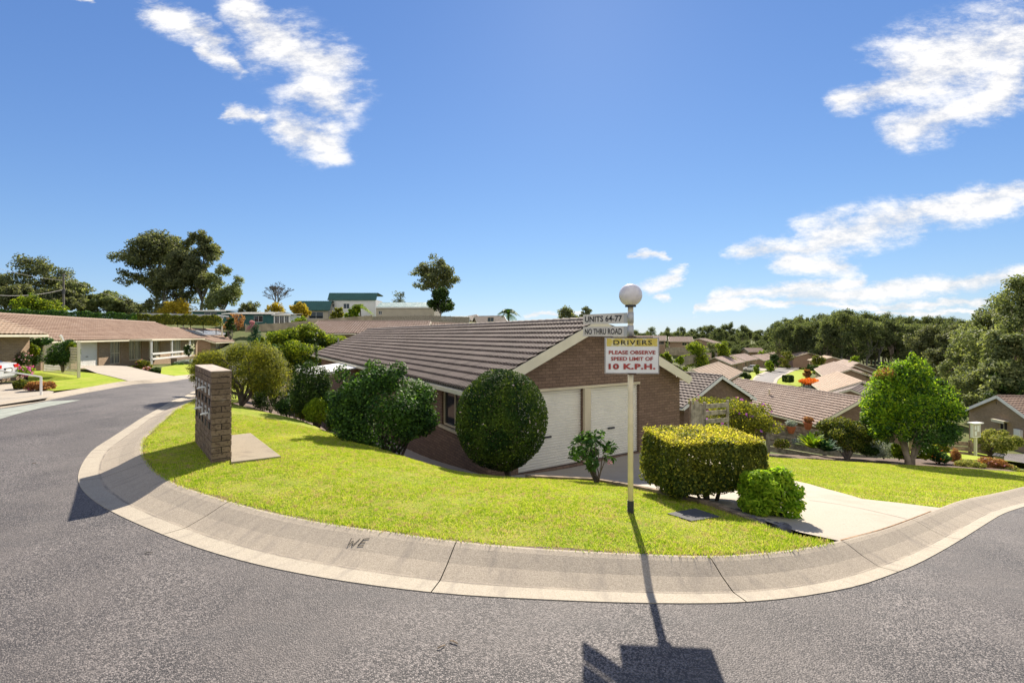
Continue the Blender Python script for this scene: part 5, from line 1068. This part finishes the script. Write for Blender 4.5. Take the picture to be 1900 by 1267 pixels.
# ---------------------------------------------------------------- trees
def gum_meshes(seed,h,cw,nl,size,mt,k=9,crown=.45,flat=.55,bark='bark_pale',lean=.06,tr=None,fill=1.):
    rg=np.random.default_rng(seed); B=[]
    for i in range(k):
        a=i*2.4+rg.uniform(-.4,.4); t=rg.uniform(0,1); rad=cw*.5*(.2+.8*math.sqrt((i+.5)/k))*(1-.55*t*t)*.78; z=h*(1-crown)+h*crown*(.1+.78*t); s=cw*rg.uniform(.17,.26)
        B.append((rad*math.cos(a),rad*math.sin(a),z,s,s,s*min(1.,flat*1.5)))
    B.append((0,0,h*(1-crown*.16),cw*.2,cw*.2,cw*.16))
    B2=[]
    for b in B:
        for j in range(8): d=rg.normal(size=3); d/=np.linalg.norm(d); q_=rg.uniform(.45,.8); B2.append((b[0]+d[0]*b[3]*q_*1.1,b[1]+d[1]*b[4]*q_*1.1,b[2]+d[2]*b[5]*q_*1.2,b[3]*.5,b[4]*.5,b[5]*.5))
    P_,Nn,_=blobpts(B2,nl,rg,.6,.35,.5,.8); V,Fc=quads(P_,Nn,size,.55,rg); cm=npmesh('crown',V,Fc,mt)
    m_=M(); tr=tr or h*.016; fk=(lean*h*.3,0,h*(1-crown)*.72); m_.tube([(0,0,-1.),(lean*h*.1,0,h*(1-crown)*.35),fk],[tr*1.3,tr,tr*.85],8,False); branchy(m_,fk,B,tr*.55,seed,6,.1)
    return cm,m_.mesh('trunk',bark,True)
def tree(name,label,loc,ms,rz=0.,sc=1.,cat='tree',group=None):
    r=thing(name,loc,label,cat,group); r.rotation_euler=(0,0,rz); r.scale=(sc,sc,sc)
    for nm,me in zip(('crown','trunk'),ms): o=bpy.data.objects.new(nm,me); COL.objects.link(o); o.parent=r
    return r
def T(name,label,px,pyt,Y,wpx,seed,nl,mt,size=.3,k=9,crown=.6,flat=.6,group=None,rz=0.,bark='bark_grey',tr=None):
    b=gp_(px,Y); h=zt(pyt,Y)-b[2]; return tree(name,label,b,gum_meshes(seed,h,wpx*Y/F,nl,size,mt,k,crown,flat,bark,tr=tr),rz,group=group)
G='eucalypts in the big grove on the left skyline'
T('gum_tree','tallest gum of the skyline grove, with a crooked top, right side of the grove',372,418,112,82,1,15000,'leaf_gum',.55,14,.75,.5,G)
T('gum_tree','wide spreading gum on the left side of the skyline grove',288,434,112,112,2,17000,'leaf_gum',.55,15,.62,.5,G,rz=1.)
T('gum_tree','lighter green gum at the lower right of the skyline grove',412,486,108,74,3,12000,'leaf_gum_light',.5,12,.82,.6,G)
T('gum_tree','dense middle gum filling the skyline grove',338,462,110,88,4,15000,'leaf_gum',.5,14,.85,.6,G,rz=2.)
T('gum_tree','low dense gum at the foot of the skyline grove on its left',312,506,108,70,5,9000,'leaf_gum',.5,12,.9,.6,G,rz=2.)
G='gums along the far left skyline'
for i,(px,py,Y,w,mt,lb) in enumerate(((72,484,130,104,'leaf_gum','broad domed gum, the tallest at the far left, behind the utility pole'),(8,505,128,70,'leaf_gum','dark gum cut by the left frame edge'),(150,522,126,64,'leaf_gum_light','mid height gum just right of the utility pole'),(200,545,128,64,'leaf_gum_light','smaller gum sloping down to the right on the left skyline'),(240,560,130,50,'leaf_gum','lowest gum at the right end of the left skyline group'),(40,528,120,60,'leaf_gum','dark understorey gum behind the round green shrub'),(110,535,118,60,'leaf_gum','dark understorey gum directly behind the utility pole'))):
    T('gum_tree',lb,px,py,Y,w*1.1,20+i,9500,mt,.6,12,.7,.5,G,rz=i)
T('gum_tree','tall umbrella shaped gum on the skyline above the beige shed',806,481,112,92,40,9000,'leaf_gum',.5,12,.5,.45,rz=.5)
T('round_tree','dark dense round crowned tree on thin trunks beside the beige shed',817,536,82,50,41,9000,'leaf_dark',.35,12,.62,.9)
T('gum_tree','distant dark gum crown poking over the main roof ridge left of the signs',1055,575,150,56,42,5000,'leaf_gum',.55,9,.7,.6); T('gum_tree','second distant gum crown over the main roof ridge, nearer the signs',1085,572,152,40,43,4000,'leaf_gum',.55,8,.7,.6)
T('sparse_tree','thin sparse tree behind the beige shed roof',741,543,105,34,44,700,'leaf_gum',.35,8,.5,.6)
T('yellow_tree','rounded yellow autumn tree right of the sunroom',556,561,86,36,45,5000,'leaf_yellow',.3,9,.85,.9,tr=.15)
T('yellow_tree','orange yellow autumn shrubs above the carport, left of the teal house',325,562,100,66,46,5000,'leaf_yellow',.35,10,.85,.7,tr=.15)
T('yellow_tree','low yellow shrub behind the teal house roof',512,566,95,40,47,3000,'leaf_yellow',.3,8,.9,.7,tr=.12)
T('hill_bush','dark green domed bush behind the teal house roof',462,562,92,44,48,5000,'leaf_gum',.3,9,.95,.9,tr=.12)
T('hill_bush','large rounded green bush at the left behind the first villa roof',66,558,62,84,49,12000,'leaf_lime',.28,12,.95,.7,tr=.15)
T('hill_bush','dark cypress like bush beside the carport post',427,588,68,20,50,4000,'leaf_dark',.2,8,1.,1.2,tr=.1)
T('hill_bush','green leafy bush below the autumn tree',556,590,74,34,51,4000,'leaf_bright',.25,8,.95,.8,tr=.1)
T('hill_bush','brown green bush in front of the white house',628,570,85,30,52,4000,'leaf_wispy',.28,8,.95,.9,tr=.1)
T('hill_bush','bright banana like bush left of the small palm',655,570,78,34,53,2600,'leaf_bright',.5,8,.95,.9,tr=.1)
T('hill_bush','dark round bush at the grey shed',854,590,88,16,54,2500,'leaf_dark',.3,7,.98,.9,tr=.1)
T('hill_bush','pink flowered bush in front of the teal house',467,594,72,20,55,2000,'petal_pink',.18,7,.98,.8,tr=.05)
T('hill_bush','pale twiggy shrub in front of the teal house window',435,580,76,34,56,1500,'leaf_rust',.2,9,.9,.8,tr=.08)
# bare tree
def bare(label,px,pyt,Y,wpx,seed):
    b=Vector(gp_(px,Y)); h=zt(pyt,Y)-b.z; w=wpx*Y/F; r=thing('bare_tree',b,label,'tree'); m_=M(); rg=random.Random(seed)
    def rec(p,d,l,rad,dep):
        q=p+d*l; m_.tube([p,p.lerp(q,.5)+Vector((rg.uniform(-1,1),rg.uniform(-1,1),0))*l*.06,q],[rad,rad*.85,rad*.7],5 if dep>1 else 4,False)
        if dep==0: return
        for i in range(3 if dep>1 else 4):
            n=(d+Vector((rg.uniform(-1,1),rg.uniform(-1,1),rg.uniform(-.25,.55)))*.75).normalized(); rec(q,n,l*rg.uniform(.62,.85),max(rad*.62,.025),dep-1)
    rec(b-ZU*.5,ZU,h*.28,h*.028,6); co=np.array(m_.v); zz=co[:,2]; f=(h)/(zz.max()-b.z); cen=np.array(b); co=(co-cen)*np.array([w/(np.ptp(co[:,0])),w/(np.ptp(co[:,0])),f])+cen; m_.v=[tuple(v) for v in co]
    m_.build('branches','bark_grey',r)
bare('leafless rounded tree on the skyline between the grove and the green roofs',512,523,108,66,3)
# palms
def palm(label,px,pyt,Y,wpx,seed,nf=16):
    b=Vector(gp_(px,Y)); top=at(px,pyt+wpx*.35,Y); r=thing('palm',b,label,'palm'); m_=M(); m_.tube([b-ZU,b.lerp(top,.5)+Vector((.1,0,0)),top],[.16,.13,.11],8); m_.build('trunk','bark_grey',r,smooth=True)
    rg=random.Random(seed); fm=M(); Lf=wpx*Y/F*.62
    for i in range(nf):
        a=i*2.4; el=rg.uniform(.1,1.3); pts=[]; d=Vector((math.cos(a),math.sin(a),0)); 
        for j in range(9): t=j/8; pts.append(top+d*Lf*t*math.cos(el)+ZU*Lf*(t*math.sin(el)-.75*t*t))
        for j in range(8):
            p,q=pts[j],pts[j+1]; u=(q-p).normalized(); s=u.cross(ZU).normalized()
            for sg_ in (-1,1):
                for e in (0,.33,.66): o=p.lerp(q,e); ll=Lf*.30*math.sin(math.pi*(.12+.8*(j+e)/8)); tip=o+s*sg_*ll*.8+u*ll*.55-ZU*ll*.35; fm.face([o-u*.035,o+u*.045,tip])
    fm.build('fronds','leaf_bright' if seed%2 else 'leaf_glossy',r)
palm('small palm in front of the white house and shed',668,556,78,44,1); palm('feathery palm rising behind the main roof ridge',943,566,62,46,2,20)
# right foreground forest trees
G='large gums at the right edge'
for i,(px,py,Y,w,mt,lb) in enumerate(((1895,505,66,150,'leaf_gum_light','largest gum crown at the right frame edge'),(1840,560,74,110,'leaf_gum_light','pale leaved gum in front of the tall right edge gum'),(1800,590,86,80,'leaf_gum_light','gum whose crown steps down left of the right edge group'),(1760,612,98,70,'leaf_gum','mid green gum at the left end of the right edge group'),(1875,610,60,110,'leaf_gum_light','low spreading pale gum behind the tan gabled house'),(1960,500,66,160,'leaf_gum_light','gum mostly outside the right frame edge'),(1720,608,110,70,'leaf_gum','gum behind the top of the bright green tree'))):
    T('gum_tree',lb,px,py,Y,w,60+i,17000,mt,.42,16,.88,.75,G,rz=i*.9,bark='bark_pale')
for px,py,Y,w,mt,lb,s in ((1800,690,64,90,'leaf_gum_light','rounded green bush mass behind the left eave of the tan gabled house',80),(1740,700,62,60,'leaf_dark','dark bush between the bright tree and the tan gabled house',81),(1600,690,90,30,'leaf_hedge','leafy bush at the end of the right hand villas',82),(1870,700,58,90,'leaf_dark','dark bush mass right behind the ridge of the tan gabled house',83)):
    T('garden_tree',lb,px,py,Y,w,s,10000,mt,.3,12,.95,.8,tr=.15)
# the forest
def prof(px): return float(np.interp(px,[1180,1240,1290,1340,1400,1440,1480,1520,1560,1600,1640,1680,1720,1760,1800],[612,609,606,603,608,603,592,590,578,584,586,594,590,594,600]))
var=[gum_meshes(500+i,20.,(9,11,13,10,12)[i],5200,.62,'leaf_forest',(12,14,15,11,14)[i],(.62,.7,.8,.55,.85)[i],.7,'bark_grey' if i%2 else 'bark_pale') for i in range(5)]
rgf=np.random.default_rng(77); nt=0
FL={0:'tall forest gum with a bare pale trunk in the dark wood beyond the villas',1:'dark forest gum in the wood on the horizon beyond the terrace villas'}
for row,(Y0,dp,step,x0,x1) in enumerate(((178,0,15,1485,1800),(196,0,17,1450,1800),(222,-5,16,1440,1800),(215,26,17,1330,1500),(235,24,17,1180,1500),(262,16,15,1180,1480),(300,6,13,1180,1480),(340,-3,12,1175,1800))):
    px=x0
    while px<x1:
        Y=Y0+rgf.uniform(-9,9); p=px+rgf.uniform(-5,5); b=gp_(p,Y); top=zt(prof(p)+(dp if row>2 else dp)+rgf.uniform(-3,12)+(0 if row in(2,6,7) else 6),Y); h=max(9,top-b[2]); k=int(rgf.integers(0,5)); far_=1 if p<1440 else 0
        r=tree('forest_tree',FL[far_],b,var[k],rgf.uniform(0,6.28),h/20.,group=('forest gums beyond the valley','wood on the horizon')[far_]); sxy=h/20.*rgf.uniform(.85,1.15)*(1.25 if h<16 else 1.); r.scale=(sxy,sxy,h/20.); px+=step; nt+=1
_rows={}
for o in [o for o in bpy.data.objects if o.name.split('.')[0]=='forest_tree']:
    l=o.location; px=950+F*l.x/l.y; d='front' if l.y<208 else 'middle' if l.y<248 else 'back'
    if px<1440: d='nearer' if l.y<250 else 'middle' if l.y<282 else 'rear' if l.y<322 else 'farthest'
    z=next(n_ for lim,n_ in ((1240,'behind the signs'),(1310,'above the terrace villas'),(1380,'above the light green clump'),(1440,'above the distant pink roof'),(1500,'above the valley road end'),(1560,'above the big brick gable'),(1620,'above the right hand villas'),(1700,'behind the bright green tree'),(1e9,'left of the right edge gums')) if px<lim)
    _rows.setdefault((d,z),[]).append((px,o))
for (d,z),l in _rows.items():
    for i,(px,o) in enumerate(sorted(l,key=lambda t:t[0])): o['label']='%s gum from left in %s row of wood %s'%(ordn(i),d,z)
# valley shrubs and trees
for i,(px,pyt,Y,w,mt,n,lb) in enumerate(((1290,636,118,60,'leaf_lime',8000,'big clump of light green trees below the terrace villas'),(1340,638,128,44,'leaf_lime',6000,'light green tree right of the big clump under the terrace'),(1320,632,130,40,'leaf_gum_light',5000,'green tree at the back of the clump under the terrace'),
 (1436,655,150,22,'leaf_dark',3500,'dark green tree beside the valley road, left side'),(1460,652,165,28,'leaf_hedge',3500,'mid green tree at the bend of the valley road'),(1428,668,138,18,'leaf_bright',2500,'small bright tree on the verge left of the valley road'),(1518,662,130,30,'leaf_hedge',4000,'rounded green tree right of the valley road'),(1404,676,122,12,'leaf_bright',1500,'little round shrub behind the white car'),
 (1501,675,120,10,'leaf_dark',1200,'small ball shaped tree at the right kerb of the valley road'),(1497,686,108,16,'leaf_rust',1800,'small dark tree on the right verge by the driveways'),(1522,678,118,22,'leaf_bright',1800,'bright low shrubs right of the valley road'),(1500,702,84,34,'leaf_dark',4500,'dark rounded bush behind the orange flowering bush'),(1532,712,78,24,'leaf_hedge',3500,'grey green bush right of the orange flowering bush'),
 (1235,648,95,30,'leaf_lime',4000,'yellow green shrubs behind the right slope of the main roof'),(1262,660,92,24,'leaf_bright',3000,'white tipped shrubs lower behind the main roof'),(1272,676,86,16,'leaf_bright',2000,'small round shrub below the curved retaining fence'),(1272,655,115,9,'leaf_bright',900,'single tiny lime tree on the terrace lawn'),(1585,660,132,26,'leaf_bright',3000,'light green tree behind the end villa of the right hand row'),(1412,648,195,22,'leaf_bright',2500,'light green tree by the distant pink roof'),(1455,648,200,20,'leaf_bright',2500,'pale green tree at the forest edge beyond the bend'))):
    T('garden_tree',lb,px,pyt,Y,w,700+i,n,mt,.34,9,.93,.85,tr=.12)
for px,py,w,h,Y,lb in ((1384,697,12,9,104,'pair of ball clipped shrubs on the left verge of the valley'),):
    for dx,dy,s in ((-4,-2,1.),(3,2,.9)):
        c=px2(px+dx,py+dy,w*.55,h*.55,Y); shrub(('upper','lower')[dx>0]+' ball clipped shrub on the left verge of the valley road',(c[0],c[1],c[2]-c[5]),[c],1800,.2,'leaf_dark',.05,int(s*10),name='ball_shrub',thick=.06)
c=at(1462,702.5,96); boxhedge('dark box clipped shrub on the verge right of the valley road',(c.x,c.y,c.z-.9),tuple(c),1.9,1.5,1.5,3500,.2,'leaf_dark',9,name='box_shrub',cat='shrub')
c=at(1508,683,116); boxhedge('dark low clipped hedge beside the villa garden right of the valley road',(c.x,c.y,c.z-.7),tuple(c),2.2,1.5,1.3,2500,.2,'leaf_dark',10,name='box_shrub',cat='shrub')
c=px2(1505,708,20,9,82); shrub('orange flowering bush below the large sand tiled roof',(c[0],c[1],c[2]-c[5]),lumpy(c[:3],c[3],c[4],c[5],8,5,.4),2500,.25,'petal_orange',.05,3,name='flowering_bush',cat='bush',extra=(('leaf_grey',[(c[0],c[1]-.6,c[2]-1.2,c[3]*.9,c[4],1.1)],2500,.25),))
# utility pole
up_=Vector(gp_(118,76)); u0=thing('utility_pole',up_,'dark timber utility pole with crossarm on the left skyline','pole'); tz=zt(508,76)
m_=M(); m_.tube([up_-ZU,(up_.x,up_.y,tz)],[.17,.12],8); m_.build('pole','bark_grey',u0); m_=M(); m_.box(Vector((up_.x,up_.y,tz-1.)),1.1,.1,.12,(1,.2,0)); m_.box(Vector((up_.x,up_.y,tz-.3)),.4,.1,.1,(1,.2,0)); m_.build('crossarm','bark_grey',u0); m_=M(); m_.box(Vector((up_.x,up_.y,zt(541,76))),.3,.3,.8); m_.build('transformer','black_wrap',u0)
def wire(label,a,b,sag,r=.02):
    a=Vector(a); b=Vector(b); pts=[a.lerp(b,t)-ZU*(4*sag*t*(1-t)) for t in np.linspace(0,1,14)]; tag(M().tube(pts,r,4).build('power_line','pipe_grey',None,loc=a),label,'cable','power lines')
wire('thick sagging pale cable left of the utility pole',(up_.x,up_.y,zt(537,76)),at(-60,541,60),.8,.035)
wire('thin upper power line running off to the left of the pole',(up_.x,up_.y,zt(520,76)),at(-60,480,60),.5,.018)
wire('thin power line descending right from the pole to the grove',(up_.x,up_.y,zt(512,76)),at(290,562,100),1.2,.02)
# ---------------------------------------------------------------- cars
def car(label,loc,rz,kind,mt,name='parked_car',pv=None):
    L,Wc,Hc=(4.5,1.78,1.45) if kind=='sedan' else (4.5,1.85,1.68)
    r=thing(name,loc,label,'car','parked cars')
    if kind=='sedan': st=[(-2.25,.35,.72,.70),(-2.2,.25,.92,.80),(-1.6,.2,.98,.88),(-.6,.2,.93,.89),(.6,.2,.9,.89),(1.5,.2,.82,.86),(2.05,.22,.70,.78),(2.25,.35,.58,.62)]; gh=[(-1.75,.97,.72),(-1.1,1.40,.60),(-.2,1.45,.60),(.35,1.40,.60),(1.15,.92,.70)]
    else: st=[(-2.25,.4,.95,.78),(-2.2,.3,1.08,.86),(-1.6,.25,1.1,.92),(-.6,.25,1.08,.92),(.6,.25,1.03,.92),(1.5,.25,.98,.88),(2.05,.28,.85,.8),(2.25,.4,.7,.64)]; gh=[(-2.12,1.08,.78),(-1.75,1.60,.64),(-.4,1.68,.66),(.3,1.62,.64),(1.1,1.05,.74)]
    m_=M(); rings=[]
    for x,zb_,zt_,w in st: rings.append([(x,-w,zb_),(x,-w*1.03,(zb_+zt_)/2),(x,-w*.93,zt_),(x,w*.93,zt_),(x,w*1.03,(zb_+zt_)/2),(x,w,zb_)])
    for a,b in zip(rings,rings[1:]):
        for k in range(6): m_.face([a[k],a[(k+1)%6],b[(k+1)%6],b[k]])
    m_.face(rings[0]); m_.face(rings[-1][::-1])
    rt=[[(x,-w,z),(x,w,z)] for x,z,w in gh]
    m_.face([rt[1][0],rt[1][1],rt[2][1],rt[2][0]]); m_.face([rt[2][0],rt[2][1],rt[3][1],rt[3][0]])
    zb_=st[2][2]-.03
    for s in (0,1):
        y=lambda i:rt[i][s]; sg_=-1 if s==0 else 1
        for x,z,w in ((gh[1]),(gh[2]),(gh[3])): m_.bar((x,sg_*w,z),(x+(0 if x>-.8 and x<.2 else (-.35 if x<-.5 else .45)),sg_*(w+.13),zb_),.07,.05)
    body=m_.build('body',mt,r); gm=M(); c=lambda i:rt[i]
    bel=lambda x,w:zb_
    gm.face([rt[0][0],rt[0][1],rt[1][1],rt[1][0]]); gm.face([rt[3][0],rt[3][1],rt[4][1],rt[4][0]])
    for s in (0,1): gm.face([rt[0][s],rt[1][s],rt[2][s],rt[3][s],rt[4][s],(0,(-1 if s==0 else 1)*.80,zb_)])
    gm.build('windows','glass_dark',r)
    for sx in (-1.38,1.38):
        for sy in (-1,1):
            q=M(); q.tube([(sx,sy*(Wc/2-.2),.33),(sx,sy*(Wc/2+.0),.33)],[.33,.33],18); w_=q.build('wheel','tyre',r); q=M(); q.tube([(sx,sy*(Wc/2+.001),.33),(sx,sy*(Wc/2+.012),.33)],[.2,.18],12); q.build('rim','steel',w_)
    for sy in (-1,1):
        q=M(); q.box((-2.235,sy*.62,.80 if kind=='sedan' else .98),.05,.30,.15); q.build('taillight','tail_red',r); q=M(); q.box((2.17,sy*.52,.62 if kind=='sedan' else .78),.1,.25,.12); q.build('headlight','glass_dark',r)
    q=M(); q.box((-2.265,0,.62 if kind=='sedan' else .8),.02,.5,.15); q.box((-2.262,0,.62 if kind=='sedan' else .8),.02,.56,.20); q.build('number_plate','ink_black',r)
    q=M(); q.box((-2.279,0,.62 if kind=='sedan' else .8),.004,.40,.11); q.build('plate_face','white_paint',r)
    # recentre children: meshes were authored around the origin
    for o in bpy.data.objects:
        p=o
        while p.parent: p=p.parent
        if p==r and o.type=='MESH': o.data.transform(Matrix.Translation(Vector(loc)))
    r.rotation_euler=(0,0,rz); return r
x,y=-25.48,20.25; car('silver sedan parked at the left frame edge, seen from behind',(x,y,H(x,y)+.09),R(203),'sedan','car_silver')
x,y=g(1394,689.); car('white hatchback parked on the verge left of the valley road',(x,y,H(x,y)+.15),R(150),'suv','car_white')
x,y=g(1485,683.5); car('silver grey wagon standing on the valley road, seen from behind',(x,y,H(x,y)+.12),R(75),'suv','car_silver')
# ---------------------------------------------------------------- grass blades
def blades(name,poly,n,h,w,off,seed,label,holes=(),fringe=None):
    rg=np.random.default_rng(seed); a=np.array(poly); x0,y0=a.min(0); x1,y1=a.max(0); k=int(n*1.0*((x1-x0)*(y1-y0))/max(1e-6,abs(sum(poly[i][0]*poly[(i+1)%len(poly)][1]-poly[(i+1)%len(poly)][0]*poly[i][1] for i in range(len(poly)))/2)))
    x=rg.uniform(x0,x1,k); y=rg.uniform(y0,y1,k); m=inpoly(x,y,poly)
    for hh in holes: m&=~inpoly(x,y,hh)
    x=x[m]; y=y[m]; pat=np.sin(x*2.1+np.sin(y*1.7)*1.5)*np.sin(y*2.7+x*.6)+.6*np.sin(x*9+y*4)*np.sin(y*8-x*3); keep=rg.random(len(x))<np.clip(.85+.35*pat,.25,1); x=x[keep]; y=y[keep]
    z=Harr(x,y)+off; n=len(x); a_=rg.uniform(0,6.28,n); hh=h*rg.uniform(.45,1.2,n)*(1+.25*pat[keep]); ln_=rg.uniform(.1,.9,n)*hh; b_=rg.uniform(0,6.28,n); V=np.empty((n,3,3))
    V[:,0]=np.c_[x-np.cos(a_)*w/2,y-np.sin(a_)*w/2,z]; V[:,1]=np.c_[x+np.cos(a_)*w/2,y+np.sin(a_)*w/2,z]; V[:,2]=np.c_[x+np.cos(b_)*ln_,y+np.sin(b_)*ln_,z+hh]
    o=link(name,npmesh(name,V.reshape(-1,3),np.arange(n*3).reshape(-1,3),'grass_blades')); tag(o,label,'grass',kind='stuff')
padp=[g(429,858,.14),g(521,847,.14),g(465,804,.14),g(428,808,.14)]; pitp=[g(1238,953,.12),g(1283,967,.12),g(1336,959,.12),g(1290,944,.12)]
pilp=[tuple((c0+pd*a+pe*b)[:2]) for a,b in ((-.0,-.0),(PLn,0),(PLn,PW),(0,PW))]
nearp=[p for p in lawn_poly if p[1]<11.5]
blades('grass',nearp,330000,.026,.009,.112,1,'short sunlit grass of the corner lawn',[padp,pitp,pilp])
blades('grass',[p for p in rl if p[0]<20],130000,.03,.016,.112,2,'short sunlit grass of the right lawn')
fr=[inner[i] for i in range(20,ei+1,1)]; fr2=offset(fr,-.035); fr3=offset(fr,.09)
blades('grass_fringe',fr2+fr3[::-1],16000,.045,.009,.115,3,'ragged grass fringe hanging over the kerb edge')
